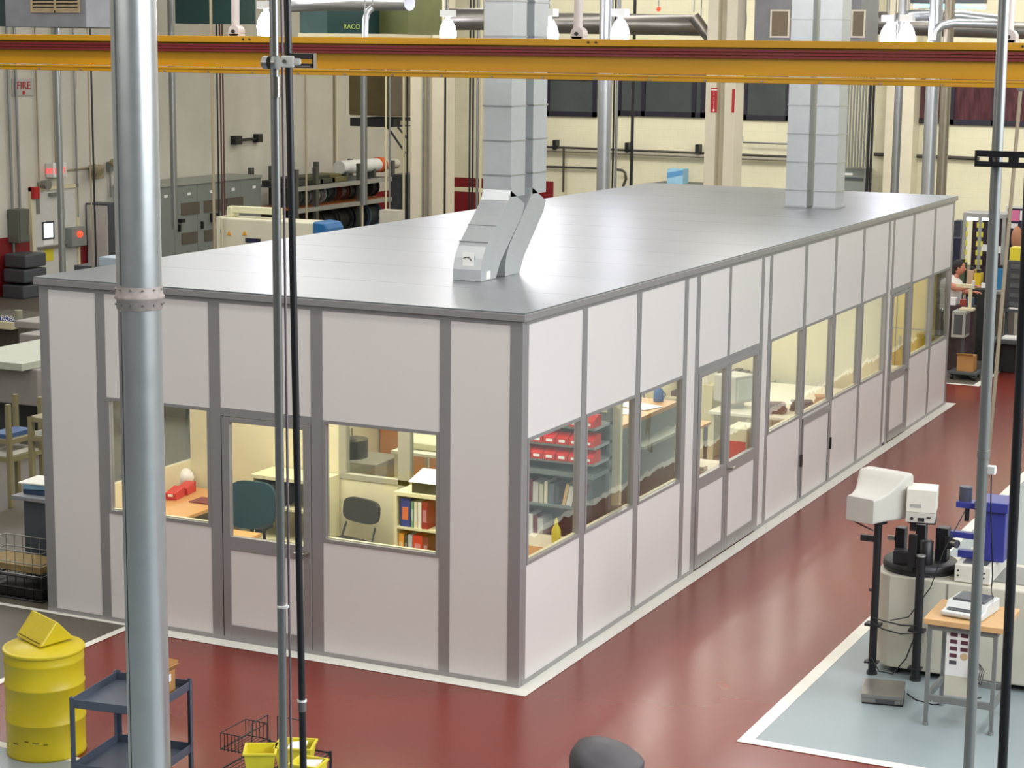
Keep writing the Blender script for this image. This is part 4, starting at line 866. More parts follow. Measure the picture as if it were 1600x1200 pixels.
# ================================================================ measuring machine on the east pad
bz=.85
t=T('measuring_machine','long beige measuring machine base with a black round turntable, behind two black posts','machine',(3.5,2.2,0))
body=MB()
pl=[(2.44,2.62),(2.4,2.45),(2.4,2.0),(2.45,1.84),(2.55,1.77),(4.75,1.77),(4.75,2.62)]
t.p('machine_base',MB().prism(pl,'z',.06,bz),BEIGE,.015); t.p('plinth',MB().box(2.55,4.7,1.85,2.55,0.03,.06),BLKP)
for x in (2.6,3.3,4.0,4.6): psplit(t,'levelling_foot',MB().cyl((x,1.86,0),(x,1.86,.06),.04,14),BLKP)
t.p('granite_surface',MB().box(3.0,4.7,1.95,2.5,bz,bz+.006),mat('grey_granite',(104,106,104),.3,0,.25,70))
t.p('panel_line',MB().box(3.02,3.035,1.766,1.771,.1,bz-.02).box(4.1,4.115,1.766,1.771,.1,bz-.02),mat('joint_grey',(130,128,118),.5))
dx,dy=2.72,2.09
d=t.p('turntable',MB().lathe([(.3,bz+.001),(.305,bz+.02),(.305,bz+.075),(.295,bz+.085),(0,bz+.087)],dx,dy,40),BLKP)
t.p('turntable_rim',MB().lathe([(.306,bz+.03),(.309,bz+.035),(.309,bz+.045),(.306,bz+.05)],dx,dy,40),mat('dark_rubber',(16,16,18),.6),0,d)
zt=bz+.087
t.p('slide_tower',MB().box(dx-.2,dx-.12,dy-.1,dy,zt,zt+.26).box(dx-.19,dx-.12,dy-.11,dy-.1,zt+.1,zt+.24),BLACK,.004)
t.p('slide_tower',MB().box(dx-.04,dx+.04,dy-.06,dy+.04,zt,zt+.3),BLACK,.004)
t.p('slide_tower',MB().box(dx+.12,dx+.22,dy-.02,dy+.1,zt,zt+.28).box(dx+.2,dx+.26,dy-.05,dy+.02,zt+.12,zt+.22),BLACK,.004)
psplit(t,'knob',MB().cyl((dx+.26,dy-.02,zt+.17),(dx+.31,dy-.05,zt+.17),.035,16).cyl((dx-.26,dy-.1,zt+.17),(dx-.2,dy-.1,zt+.17),.022,12),STEEL)
t.p('workpiece_clamp',MB().cb(dx-.1,dy-.2,zt+.05,.16,.12,.1,.2).cb(dx-.1,dy-.2,zt+.105,.15,.11,.006,.2),BLKP,.004); t.p('round_holder',MB().lathe([(.055,zt),(.055,zt+.19),(.04,zt+.2),(0,zt+.2)],dx+.08,dy-.15,20),BLACK); t.p('steel_pad',MB().cb(dx+.02,dy-.2,zt+.012,.08,.06,.02),STEEL)
# two posts
p1=Vector((2.449,1.70,0));p2=Vector((2.815,1.70,0))
z1=at(1378,818,'y',1.7).z; z2=at(1446,848,'y',1.7).z
t=T('support_post','left black post in front of the measuring machine, carrying the beige monitor','post',p1,'black posts before the measuring machine')
t.p('post_tube',MB().cyl(p1,p1+Vector((0,0,z1)),.033,18),BLACK); psplit(t,'foot_clamp',MB().box(p1.x-.06,p1.x+.05,p1.y-.045,p1.y+.04,.1,.115).cyl(p1,p1+Vector((0,0,.03)),.045,16),BLKP)
t.p('collar_clamp',MB().box(p1.x-.07,p1.x+.06,p1.y-.045,p1.y+.05,.42,.44),BLKP); psplit(t,'cable_knob',MB().box(p1.x-.14,p1.x-.03,p1.y-.02,p1.y+.02,z1-.16,z1-.11).cyl((p1.x-.05,p1.y,.72),(p1.x-.03,p1.y,.72),.015,8),BLKP)
t=T('support_post','right black post in front of the measuring machine, open topped, under the small beige box','post',p2,'black posts before the measuring machine')
t.p('post_tube',MB().cyl(p2,p2+Vector((0,0,z2-.12)),.036,18),BLACK); psplit(t,'foot_clamp',MB().box(p2.x-.06,p2.x+.05,p2.y-.045,p2.y+.04,.1,.115).cyl(p2,p2+Vector((0,0,.03)),.048,16),BLKP)
t.p('collar_clamp',MB().box(p2.x-.07,p2.x+.06,p2.y-.045,p2.y+.05,.42,.44),BLKP); t.p('top_ring',MB().lathe([(.037,z2-.12),(.039,z2-.12),(.039,z2-.108),(.03,z2-.108)],p2.x,p2.y,20),GPIPE)
t.p('upper_post',MB().box(p2.x-.11,p2.x-.05,p2.y-.0,p2.y+.05,z2-.25,z2+.05).box(p2.x-.06,p2.x-.02,p2.y,p2.y+.03,z2-.25,z2-.22),BLACK)
for i,(pa,l) in enumerate((([(p1.x,1.655,.5),(p1.x+.1,1.63,.49),(p1.x+.25,1.63,.475),(p2.x,1.655,.48)],'upper'),([(p1.x,1.65,.46),(p1.x+.1,1.6,.43),(p1.x+.25,1.6,.41),(p2.x,1.655,.42)],'middle'),([(p1.x,1.655,.16),(p1.x+.08,1.62,.06),(p1.x+.2,1.6,.06),(p1.x+.3,1.62,.2),(p2.x-.02,1.655,.36)],'lowest'))):
    solo('cable',MB().tube(pa,.006,8),BLACK,'%s black cable slung between the two black posts'%l,'cable',loc=Vector(pa[0]))
# CRT monitor: bulged rear towards the camera-left
mc=at(1372,773,'y',1.72)
t=thing('crt_monitor','beige tube monitor seen from behind on top of the left black post','monitor',Vector((p1.x-.02,1.72,z1)),math.radians(-16))
zz=0.035
def ringm(y,hw,z0,z1_,ins=0): return [(-hw,y,z0),(hw,y,z0),(hw,y,z1_),(-hw,y,z1_)]
secs=[(-.24,.125,.0,.2),(-.235,.13,-.005,.205),(-.16,.138,-.005,.21),(-.08,.155,-.005,.232),(-.02,.176,-.005,.268),(.04,.203,-.005,.32),(.085,.22,-.005,.362),(.1,.224,-.005,.37),(.2,.224,-.005,.37),(.215,.218,.0,.365)]
vs=[];K=32
for y,hw,z0,z1_ in secs:
    cx0=0;cz=(z0+z1_)/2;hz=(z1_-z0)/2
    for j in range(K):
        a=2*PI*(j+.5)/K; ca,sa=math.cos(a),math.sin(a); e_=.16
        vs.append((hw*math.copysign(abs(ca)**e_,ca),y,cz+hz*math.copysign(abs(sa)**e_,sa)))
cb_=MB()._a(vs,[(i*K+j,i*K+(j+1)%K,(i+1)*K+(j+1)%K,(i+1)*K+j) for i in range(len(secs)-1) for j in range(K)],True)
cb_._a(vs[:K],[tuple(range(K-1,-1,-1))]); cb_._a(vs[-K:],[tuple(range(K))])
o=obj('rear_housing',cb_,PCB,t); o.location=(-.0,-.03,.05)
obj('screen_glass',MB().box(-.18,.18,.18,.19,.09,.38),GRAN,t)
obj('swivel_base',MB().cyl((0,0,0),(0,0,.05),.09,20),BLKP,t); obj('cable_bundle',MB().tube([(-.1,-.2,.06),(-.12,-.16,.02),(-.08,-.1,-.02),(0,-.05,-.06)],.006,6),BLKP,t)
# small box instrument
q=at(1437,815,'y',1.74)
t=thing('electronics_box','small beige electronics box mounted above the right black post','instrument',Vector((q.x+.0,1.80,q.z-.01)),math.radians(10))
obj('box_case',MB().box(-.12,.12,-.13,.13,.1,.29),mat('box_white_beige',(216,213,200),.42),t,.006)
obj('connector_panel',MB().box(-.12,.09,-.134,-.13,.02,.1).box(-.12,.11,-.13,.12,.02,.1),PCB,t); [obj('connector',m_,BLKP,t) for m_ in (MB().cyl((-.07,-.14,.05),(-.07,-.134,.05),.013,10),MB().box(-.02,.03,-.14,-.134,.03,.06),MB().box(.05,.08,-.14,-.134,.06,.07))]
obj('nameplate',MB().box(-.09,.0,-.132,-.13,.14,.17),mat('faded_label',(164,162,158),.5),t); obj('mount_plate',MB().box(-.1,.12,-.1,.1,-.0,.02).box(-.09,-.04,-.03,.03,-.08,0),BLKP,t)
# blue optical comparator on its base
b0=at(1489,924,'z',bz); 
BX0,BX1=3.07,3.36; BY0,BY1=1.80,2.45
t=T('optical_gauge','dark blue optical gauge on a beige base standing on the measuring machine','instrument',((BX0+BX1)/2,2.1,bz+.006))
t.p('base_block',MB().box(BX0,BX1,BY0,BY1,bz+.006,bz+.15),mat('box_white_beige',(216,213,200),.42),.006)
psplit(t,'screw',MB().cyl((BX0+.03,BY0-.004,bz+.1),(BX0+.03,BY0,bz+.1),.008,8).cyl((BX0+.03,BY0-.004,bz+.06),(BX0+.03,BY0,bz+.06),.008,8).cyl((BX1-.05,BY0-.004,bz+.1),(BX1-.05,BY0,bz+.1),.008,8).cyl((BX1-.05,BY0-.004,bz+.06),(BX1-.05,BY0,bz+.06),.008,8),BLACK)
t.p('stage_plate',MB().box(BX0+.05,BX1-.04,BY0+.06,BY0+.3,bz+.15,bz+.155),mat('stage_grey',(96,98,100),.4,.4))
zb2=bz+.155
t.p('column_body',MB().box(BX0+.12,BX1+.06,BY0+.2,BY0+.46,zb2,zb2+.42).box(BX0+.1,BX1+.08,BY0+.16,BY0+.5,zb2+.42,zb2+.5),BLUE,.006)
t.p('head_arm',MB().box(BX0-.06,BX0+.16,BY0+.2,BY0+.34,zb2+.42,zb2+.47),BLUE,.005)
t.p('eyepiece',MB().cyl((BX0+.0,BY0+.27,zb2+.47),(BX0+.0,BY0+.27,zb2+.59),.052,20),mat('slate_cap',(62,66,80),.4))
t.p('light_arm',MB().box(BX0-.1,BX0+.12,BY0+.22,BY0+.29,zb2+.16,zb2+.21).cyl((BX0-.1,BY0+.25,zb2+.18),(BX0-.06,BY0+.25,zb2+.18),.03,14),BLUE,.004)
t.p('lower_arm',MB().box(BX0-.03,BX0+.12,BY0+.22,BY0+.29,zb2+.0,zb2+.06),BLUE,.004); t.p('lens_tube',MB().cyl((BX0+.02,BY0+.27,zb2+.3),(BX0+.02,BY0+.27,zb2+.42),.02,12),BLACK)
solo('cable',MB().tube([(BX0+.02,BY0+.19,zb2+.4),(2.98,1.76,1.1),(2.9,1.72,.8),(2.75,1.64,.55),(2.6,1.64,.5)],.005,6),BLACK,'thin black cable running down from the blue gauge behind the right post','cable')
# scale on wood table
tp=.86
c=[at(1445,966,'z',tp),at(1571,990,'z',tp),at(1475,938,'z',tp)]
TX0,TX1,TY0,TY1=3.11,3.72,.62,1.22
t=T('wooden_top_table','small grey steel table with a thick maple top, in front of the measuring machine','table',(3.41,.92,0))
t.p('table_top',MB().box(TX0,TX1,TY0,TY1,tp-.045,tp),WOOD,.004)
fr=MB().box(TX0+.03,TX1-.05,TY0+.03,TY0+.06,tp-.09,tp-.045).box(TX0+.03,TX1-.05,TY1-.06,TY1-.03,tp-.09,tp-.045).box(TX0+.03,TX0+.06,TY0+.06,TY1-.06,tp-.09,tp-.045).box(TX1-.08,TX1-.05,TY0+.06,TY1-.06,tp-.09,tp-.045)
fr.box(TX0+.06,TX1-.08,TY0+.03,TY0+.06,.2,.25).box(TX0+.06,TX1-.08,TY1-.06,TY1-.03,.2,.25).box(TX0+.03,TX0+.06,TY0+.06,TY1-.06,.2,.25).box(TX1-.08,TX1-.05,TY0+.06,TY1-.06,.2,.25)
psplit(t,'frame_rail',fr,TGREY)
for x in (TX0+.03,TX1-.08):
    for y in (TY0+.03,TY1-.06):
        l=t.p('leg',MB().box(x,x+.03,y,y+.03,.03,tp-.09),TGREY); t.p('foot_pad',MB().cyl((x+.015,y+.015,0),(x+.015,y+.015,.03),.022,12),GPIPE,0,l)
sx0=3.3
pb=t.p('tool_board',MB().box(TX0+.17,TX0+.37,TY0+.064,TY0+.07,.42,.80),WHITE)
for i,(u,v) in enumerate([(.03,0),(.03,1),(.03,2),(.03,3),(.03,4),(.11,0),(.11,1),(.11,2)]):
    t.p('gauge_sticker',MB().box(TX0+.17+u,TX0+.17+u+.055,TY0+.061,TY0+.064,.76-v*.055-.03,.76-v*.055),mat('dark_maroon_print',(88,46,60),.5) if i!=4 else SWGD,0,pb)
t.p('round_sticker',MB().cyl((TX0+.31,TY0+.061,.58),(TX0+.31,TY0+.064,.58),.028,16),mat('tan_sticker',(196,168,128),.5),0,pb)
t.p('lower_panel',MB().box(TX0+.17,TX0+.37,TY0+.066,TY0+.07,.26,.42),BEIGE)
t=T('coiled_cord','coiled black cord hanging under the maple table top','cord',(3.53,.66,.4))
cc=MB()
for k in range(4):
    cc.tube([(3.52,.66,.79),(3.50-.01*k,.655,.68),(3.51,.652,.6),(3.54+.015*k,.65,.5),(3.53+.012*k,.65,.42-.01*k),(3.5-.01*k,.65,.44),(3.5,.655,.55),(3.515,.66,.62)],.004,6)
t.p('cord_loops',cc,BLACK)
c=at(1512,955,'z',tp)
t=thing('bench_scale','grey-white electronic bench scale on the maple table','scale',Vector((3.4,.93,tp)),math.radians(-7))
obj('scale_body',MB().prism([(-.2,.005),(-.22,.02),(-.22,.045),(-.12,.055),(-.08,.1),(.2,.1),(.2,.005)],'x',-.16,.16),mat('scale_grey_white',(200,202,200),.42),t,.006)
obj('weighing_pan',MB().box(-.125,.125,-.06,.17,.1,.118),mat('pan_dark_steel',(96,102,106),.35,.5),t,.004); obj('display_strip',MB().cb(-.03,-.155,.056,.2,.05,.006,0,math.radians(8)),mat('display_dark',(60,66,70),.3),t); obj('keypad',MB().cb(.11,-.155,.056,.06,.05,.006,0,math.radians(8)),mat('keypad_blue',(140,170,184),.4),t)
obj('foot',MB().cyl((-.13,-.17,0),(-.13,-.17,.02),.015,8).cyl((.13,-.17,0),(.13,-.17,.02),.015,8).cyl((-.13,.17,0),(-.13,.17,.02),.015,8).cyl((.13,.17,0),(.13,.17,.02),.015,8),BLACK,t)
A=[at(x,y,'z',.0) for x,y in((1345,1103),(1403,1107))]
t=thing('floor_scale','low stainless platform scale on the light grey floor by the left post','scale',Vector((2.69,1.16,0)),math.radians(12))
obj('scale_base',MB().box(-.16,.16,-.2,.2,.005,.05),STEEL,t,.004); obj('platform_top',MB().box(-.165,.165,-.205,.205,.05,.085),STEEL,t,.006); obj('rubber_trim',MB().box(-.155,.165,-.206,-.2,.0,.014).box(.16,.166,-.2,.2,.0,.014),BLACK,t); obj('display_plate',MB().box(-.05,.1,-.204,-.2,.02,.045),SWGD,t)
solo('cable',MB().tube([(2.86,1.25,.03),(2.95,1.2,.006),(3.1,1.15,.006),(3.25,1.3,.006),(3.4,1.5,.006)],.006,6),BLACK,'black cable lying on the grey floor right of the platform scale','cable')
# ================================================================ inside the enclosure: front office
LBOOK=[(40,60,120),(200,196,180),(214,206,170),(150,30,34),(216,146,52),(60,64,66),(188,190,186),(196,40,34),(90,96,100),(40,80,70),(226,222,212),(120,60,90)]
def cabinet_shelves(name,lab,x0,x1,y0,y1,z1_,shelves,m_,back=True,cat='bookcase'):
    t=T(name,lab,cat,((x0+x1)/2,(y0+y1)/2,.012))
    t.p('side_panel',MB().box(x0,x0+.03,y0,y1,.012,z1_),m_); t.p('side_panel',MB().box(x1-.03,x1,y0,y1,.012,z1_),m_)
    t.p('top_panel',MB().box(x0+.03,x1-.03,y0,y1,z1_-.035,z1_),m_); t.p('back_panel',MB().box(x0+.03,x1-.03,y1-.015,y1,.012,z1_-.035),m_)
    for z in shelves: t.p('shelf',MB().box(x0+.03,x1-.03,y0+.003,y1-.015,z-.022,z),m_)
    return t
cabinet_shelves('bookcase','low cream bookcase seen through the office door, standing against the partition',-3.72,-2.97,1.78,2.185,1.04,(.1,.42,.74),BOOKC)
cabinet_shelves('bookcase','low cream bookcase with manuals in the right corner of the office window',-2.19,-1.25,1.86,2.185,1.02,(.1,.36,.69),BOOKC)
def books(specs,z,y0,grp,where,m_=None,xr=None):
    for i,(x,w_,h,c_,lab) in enumerate(specs):
        t=thing('book',lab,'book',(x+w_/2,y0,z),0,grp)
        obj('cover',MB().box(-w_/2,w_/2,0,.2,0,h),mat('book_cover_%d_%d_%d'%c_,c_,.5),t)
        obj('spine_band',MB().box(-w_/2*.6,w_/2*.6,-.002,0,h*.25,h*.7),mat('book_band_%d_%d_%d'%c_,((216,112,62) if c_==(44,60,132) else tuple(min(255,int(v*.5+110)) for v in c_)),.5),t)
books([(-2.13,.1,.27,(44,60,132),'thick blue manual with orange lettering on the upper bookcase shelf'),(-2.02,.03,.25,(110,150,120),'slim green book next to the blue manual'),(-1.985,.035,.25,(216,208,178),'cream paperback right of the slim green book'),(-1.945,.035,.25,(226,220,200),'off-white book on the upper bookcase shelf'),(-1.905,.06,.26,(150,24,34),'dark red book at the right of the upper bookcase shelf')],.69,1.88,'manuals in the cream bookcase','upper')
books([(-2.15,.055,.26,(222,150,56),'orange manual at the left of the lower bookcase shelf'),(-2.085,.03,.25,(70,66,60),'dark slim book beside the orange manual'),(-2.05,.045,.26,(176,182,186),'grey book with a pale band on the lower bookcase shelf'),(-2.0,.1,.26,(206,44,32),'thick red manual with white lettering on the lower shelf'),(-1.895,.06,.25,(120,30,30),'maroon book at the right of the lower bookcase shelf')],.36,1.88,'manuals in the cream bookcase','lower')
for i,(x,w_,c_,l) in enumerate(((-3.62,.07,(60,52,44),'dark brown folder in the low cream bookcase by the door'),(-3.54,.06,(96,104,92),'grey-green folder in the low cream bookcase by the door'),(-3.47,.08,(44,44,48),'black folder in the low cream bookcase by the door'))):
    solo('folder',MB().box(x,x+w_,1.82,2.1,.742,.95),mat('folder_%d'%i,c_,.6),l,'folder')
a=Vector((-1.75,2.02,1.02)); t=T('paper_tray','black paper tray with a white drawing on the right bookcase','tray',a); t.p('tray_body',MB().box(-2.02,-1.5,1.9,2.17,1.021,1.12),BLKP); t.p('drawing_sheet',MB().quad((-2.05,1.88,1.125),(-1.55,1.88,1.125),(-1.55,2.17,1.2),(-2.05,2.17,1.2)).box(-2.0,-1.55,1.92,2.15,1.12,1.124),PAPER)
def chair(name,lab,loc,rz,fab,frm,w_=.46,stack=True):
    t=thing(name,lab,'chair',loc,rz)
    def pad(hw,z0,z1_,y,dy):
        K=28; vs=[];N=[]
        for yy in (y,y+.035):
            for j in range(K):
                a=2*PI*j/K; e=.55
                x=hw*math.copysign(abs(math.cos(a))**e,math.cos(a)); z=(z0+z1_)/2+(z1_-z0)/2*math.copysign(abs(math.sin(a))**e,math.sin(a))
                vs.append((x,yy+(z-z0)*.12,z))
        m_=MB()._a(vs,[(j,(j+1)%K,K+(j+1)%K,K+j) for j in range(K)],True); m_._a(vs[:K],[tuple(range(K-1,-1,-1))]); m_._a(vs[K:],[tuple(range(K))]); return m_
    obj('backrest',pad(w_/2,.62 if stack else .58,.85 if stack else 1.03,.2,0),fab,t,.006)
    obj('seat',MB().prism([(-w_/2,-.2),(-w_/2+.05,-.23),(w_/2-.05,-.23),(w_/2,-.2),(w_/2-.02,.2),(-w_/2+.02,.2)],'z',.42,.47),fab,t,.015)
    if stack:
        for sx_ in (-1,1):
            obj('leg',MB().tube([(sx_*.21,-.24,0),(sx_*.2,-.18,.42),(sx_*.2,.15,.43),(sx_*.19,.22,.6)],.011,8),frm,t)
            obj('leg',MB().tube([(sx_*.22,.25,0),(sx_*.2,.2,.43)],.011,8),frm,t)
    else:
        obj('gas_post',MB().cyl((0,0,.08),(0,0,.42),.03,12),frm,t)
        for k in range(5): a=2*PI*k/5; obj('leg',MB().tube([(0,0,.1),(.28*math.cos(a),.28*math.sin(a),.05),(.28*math.cos(a),.28*math.sin(a),.0)],.02,8),frm,t)
        obj('back_stem',MB().tube([(0,.1,.42),(0,.24,.45),(0,.26,.7)],.02,8),frm,t)
        for sx_ in (-1,1): obj('armrest',MB().box(sx_*.25-.03,sx_*.25+.03,-.12,.14,.64,.67).box(sx_*.25-.01,sx_*.25+.01,0,.03,.44,.64),frm,t)
    return t
chair('stacking_chair','dark grey stacking chair seen through the office window',(-2.7,1.82,.012),math.radians(-14),mat('dark_brown_upholstery',(52,50,46),.7,0,.1,60),BLKP)
chair('office_chair','teal office swivel chair with rounded back, seen through the office door',(-3.5,1.25,.012),math.radians(6),TEAL,BLKP,.5,False)
def desk(name,lab,x0,x1,y0,y1,zt,top,legm,panel=None):
    t=T(name,lab,'desk' if 'desk' in name else 'table',((x0+x1)/2,(y0+y1)/2,.012)); t.p('table_top',MB().box(x0,x1,y0,y1,zt-.035,zt),top,.003)
    for x in (x0+.03,x1-.07):
        for y in (y0+.03,y1-.07): t.p('leg',MB().box(x,x+.04,y,y+.04,.012,zt-.035),legm)
    if panel: t.p('modesty_panel',MB().box(x0+.03,x1-.03,y0+.02,y0+.03,.15,zt-.035),panel)
    return t
desk('wooden_desk','wood topped desk along the far left office wall carrying red bins',-4.68,-3.98,.75,2.15,.74,WOODD,mat('cream_leg',(206,200,168),.5))
desk('wooden_desk','small wooden desk corner visible under the teal chair through the door',-3.5,-3.02,.3,.88,.74,WOODD,mat('cream_leg',(206,200,168),.5))
for i,(px,py,l) in enumerate(((274,778,'red plastic bin at the left on the office desk'),(292,770,'red plastic bin at the right on the office desk'))):
    q=at(px,py,'z',.742); t=thing('parts_bin',l,'bin',q,.2,'red bins on the office desk')
    obj('bin_body',MB().prism([(-.1,0),(.1,0),(.1,.1),(-.12,.07)],'x',-.055,.055),REDB,t); obj('bin_label',MB().cb(0,-.117,.05,.05,.003,.025),PAPER,t)
q=at(281,765,'z',.742); solo('plastic_bag',MB().ball((q.x-.05,q.y+.12,.742+.1),.13,.1,.1,12),mat('crumpled_clear_plastic',(226,220,214),.25,0,.1,20),'crumpled clear plastic bag behind the red bins on the office desk','bag')
q=at(322,783,'z',.742); solo('maroon_folder',MB().box(q.x-.12,q.x+.1,q.y-.12,q.y+.1,.742,.752),mat('maroon_card',(120,50,48),.6),'flat maroon folder at the right end of the office desk','folder')
# grey shelving with red bins behind the first side windows
SX0,SX1,SY0,SY1=-1.13,-.13,1.78,2.18
zs=[at(955,y,'y',SY0).z for y in (728,702,672)]
t=T('bin_shelving','grey steel shelving with rows of red bins, seen through the nearest side windows','shelving',((SX0+SX1)/2,2,.012))
for x in (SX0,SX1-.03): psplit(t,'upright',MB().box(x,x+.03,SY1-.06,SY1,.012,1.98),SHELFG)
for i,z in enumerate(zs): t.p('bin_shelf',MB().box(SX0,SX1,SY0+.0,SY1,z-.025,z),mat('pale_shelf_grey',(160,166,162),.4,.2))
zA=at(870,790,'y',SY0).z; zB=at(870,842,'y',SY0).z
t.p('back_panel',MB().box(SX0+.03,SX1-.03,SY1-.012,SY1-.002,.05,1.9),SHELFG)
t.p('lower_cabinet_top',MB().box(SX0,SX1,SY0-.02,SY1,zs[0]-.14,zs[0]-.1),SHELFG)
for x in (SX0,-.32): t.p('side_panel',MB().box(x,x+.02,SY0,SY1,.012,zs[0]-.14),SHELFG)
for z in (zA,zB): t.p('book_shelf',MB().box(SX0+.02,-.3,SY0,SY1-.012,z-.02,z),SHELFG)
names=('lowest','middle','top')
for r,z in enumerate(zs):
    for k in range(8):
        x=SX1-.065-k*.122
        t=thing('parts_bin','red open-front bin on the %s bin shelf, %s from the right'%(names[r],order[k]),'bin',(x,SY0+.06,z),0,'red bins on the grey shelving')
        obj('bin_body',MB().prism([(-.08,0),(.1,0),(.1,.1),(.02,.1),(-.08,.055)],'x',-.056,.056),REDB,t); obj('bin_label',MB().box(-.03,.03,-.083,-.08,.018,.042),PAPER,t)
bcol=[(196,190,170),(60,62,66),(120,40,60),(222,214,184),(214,176,110),(200,196,190),(90,100,110),(226,224,216)]
for r,(z,h,n_) in enumerate(((zA,.2,15),(zB,.19,9))):
    x=SX0+.04
    for k in range(n_):
        w_=.035+.012*((k*5+r)%3); c_=bcol[(k*3+r*5)%8]
        t=thing('binder','%s binder in the %s row of the grey shelving, %s from the left'%(('cream','dark grey','burgundy','ivory','amber','off-white','slate','white')[(k*3+r*5)%8],('upper','lower')[r],(order+('thirteenth','fourteenth','fifteenth'))[k]),'binder',(x+w_/2,SY0+.04,z),0,'binders on the grey shelving')
        m_=MB().box(-w_/2+.002,w_/2-.002,0,.2,0,h-.015*(k%3))
        o=obj('cover',m_,mat('binder_%d_%d_%d'%c_,c_,.5),t)
        if r==0 and k>=12: t.rotation_euler=(0,math.radians(12),0); t.location.x+=.02
        x+=w_+.004
q=at(888,838,'x',-.16); t=T('soap_bottle','yellow squeeze bottle on the sill inside the nearest side window','bottle',(-.16,q.y,.72))
solo('cardboard_carton',MB().box(-.5,-.1,.2,.75,.012,.0+.99),CARDB,'tall brown cardboard carton inside the nearest side window','box',.004)
solo('side_counter',MB().box(-.5,-.08,.78,1.3,.012,.95),mat('counter_cream',(206,200,176),.5),'narrow cream counter under the nearest side window','counter',.004)
q.z=.95; y=q.y if .8<q.y<1.28 else 1.05
t.o.location=(-.16,y,.95); 
for nm,mm,mt_ in (('bottle_body',MB().lathe([(.035,0),(.04,.02),(.04,.12),(.02,.16),(.015,.17)],0,0,14),YELP),('bottle_cap',MB().lathe([(.016,.17),(.014,.2),(.004,.225)],0,0,12),YELP)):
    obj(nm,mm,mt_,t.o)
# laboratory
desk('lab_bench','long grey-green lab bench with papers, seen through the third side window',-3.0,-.95,6.4,7.1,.92,WOODD,TGREY,SHELFG)
BXF=-.62; zf0=at(1005,651,'x',BXF); zbt=at(1030,640,'x',BXF).z
t=T('lab_bench','grey-green laboratory bench with a wood top behind the third side window','bench',(-1.0,4.3,.012))
t.p('bench_body',MB().box(-1.35,BXF-.02,2.75,5.12,.012,zbt-.04),SHELFG,.01); t.p('bench_top',MB().box(-1.38,BXF,2.72,5.15,zbt-.04,zbt),WOODD); t.p('pale_shelf',MB().box(BXF-.02,BXF+.16,3.8,4.9,zbt-.26,zbt-.23),mat('pale_bench_shelf',(168,172,156),.4))
for i,(x,y,r_,l) in enumerate(((-.95,4.3,.1,'white drawing sheet on the bench by the third side window'),(-.88,4.65,-.3,'second white drawing sheet on the bench by the third side window'))):
    solo('drawing_sheet',MB().cb(x,y,zbt+.003+i*.004,.42,.3,.003,r_),PAPER,l,'paper')
solo('red_box',MB().box(-1.2,-1.08,4.9,5.02,zbt+.001,zbt+.12),REDSIGN,'small red box at the back of the bench behind the third side window','box'); t=T('blue_jug','blue jug at the back of the bench behind the third side window','jug',(-.8,5.02,zbt)); t.p('jug_body',MB().lathe([(.05,zbt+.001),(.055,zbt+.01),(.05,zbt+.12),(.02,zbt+.15)],-.8,5.02,14),mat('jug_blue',(50,90,150),.35)); t.p('handle',MB().tube([(-.755,5.02,zbt+.11),(-.72,5.02,zbt+.08),(-.75,5.02,zbt+.03)],.008,6),mat('jug_blue',(50,90,150),.35))
solo('white_cable',MB().tube([(-.6,2.95,zbt-.02),(-.59,2.95,.9),(-.57,3.0,.7),(-.5,3.15,.55),(-.3,3.4,.3),(-.2,3.5,.03)],.006,6),CREAM,'thin white cable hanging down the front of the grey-green bench','cable')
desk('work_table','white topped table just inside the double doors',-1.35,-.25,5.2,5.8,.76,mat('white_bench_top',(226,222,202),.4),mat('cream_leg',(206,200,168),.5))
t=T('bench_machine','beige bench instrument on the white table inside the double doors','instrument',(-.8,5.45,.761)); t.p('base',MB().box(-1.1,-.6,5.3,5.65,.761,.86),mat('machine_beige',(212,208,184),.45),.01); psplit(t,'head',MB().cb(-.75,5.4,1.0,.34,.14,.12,.3,math.radians(-18)),mat('machine_cream',(222,220,184),.45),.01); t.p('column',MB().box(-1.02,-.94,5.4,5.5,.86,1.1),TGREY)
t=T('red_cabinet','small beige cabinet with a red front inside the right hand double door','cabinet',(-.22,6.05,.012)); t.p('cabinet_body',MB().box(-.34,-.1,5.85,6.25,.012,1.12),mat('machine_cream',(222,220,184),.45),.01); t.p('red_front',MB().box(-.33,-.11,5.84,5.85,.66,.98),REDB)
# papers and devices on the long bench
for i in range(9):
    x=-2.85+i*.2; h=(.12,.2,.08,.26,.1,.18,.3,.12,.2)[i]; c_=((60,62,60),(170,168,150),(96,100,96),(200,196,180),(70,72,80),(150,146,120),(120,124,120),(210,206,190),(58,58,60))[i]
    t=thing('bench_device','%s bench device on the long lab bench, %s from the left'%(('black','beige','grey','cream','slate','tan','grey-green','white','charcoal')[i],order[i]),'instrument',(x,6.75,.921),.1*i,'devices on the long lab bench')
    obj('device_body',MB().box(-.07,.07,-.08,.08,0,h*.6),mat('device_%d'%i,c_,.45,.1),t,.004); obj('device_column',MB().cyl((0,0,h*.6),(0,0,h+.08),.015,8),TGREY,t)
solo('drawing_sheet',MB().cb(-1.25,6.6,.924,.5,.3,.003,.1),PAPER,'white sheets spread on the right end of the long lab bench','paper')
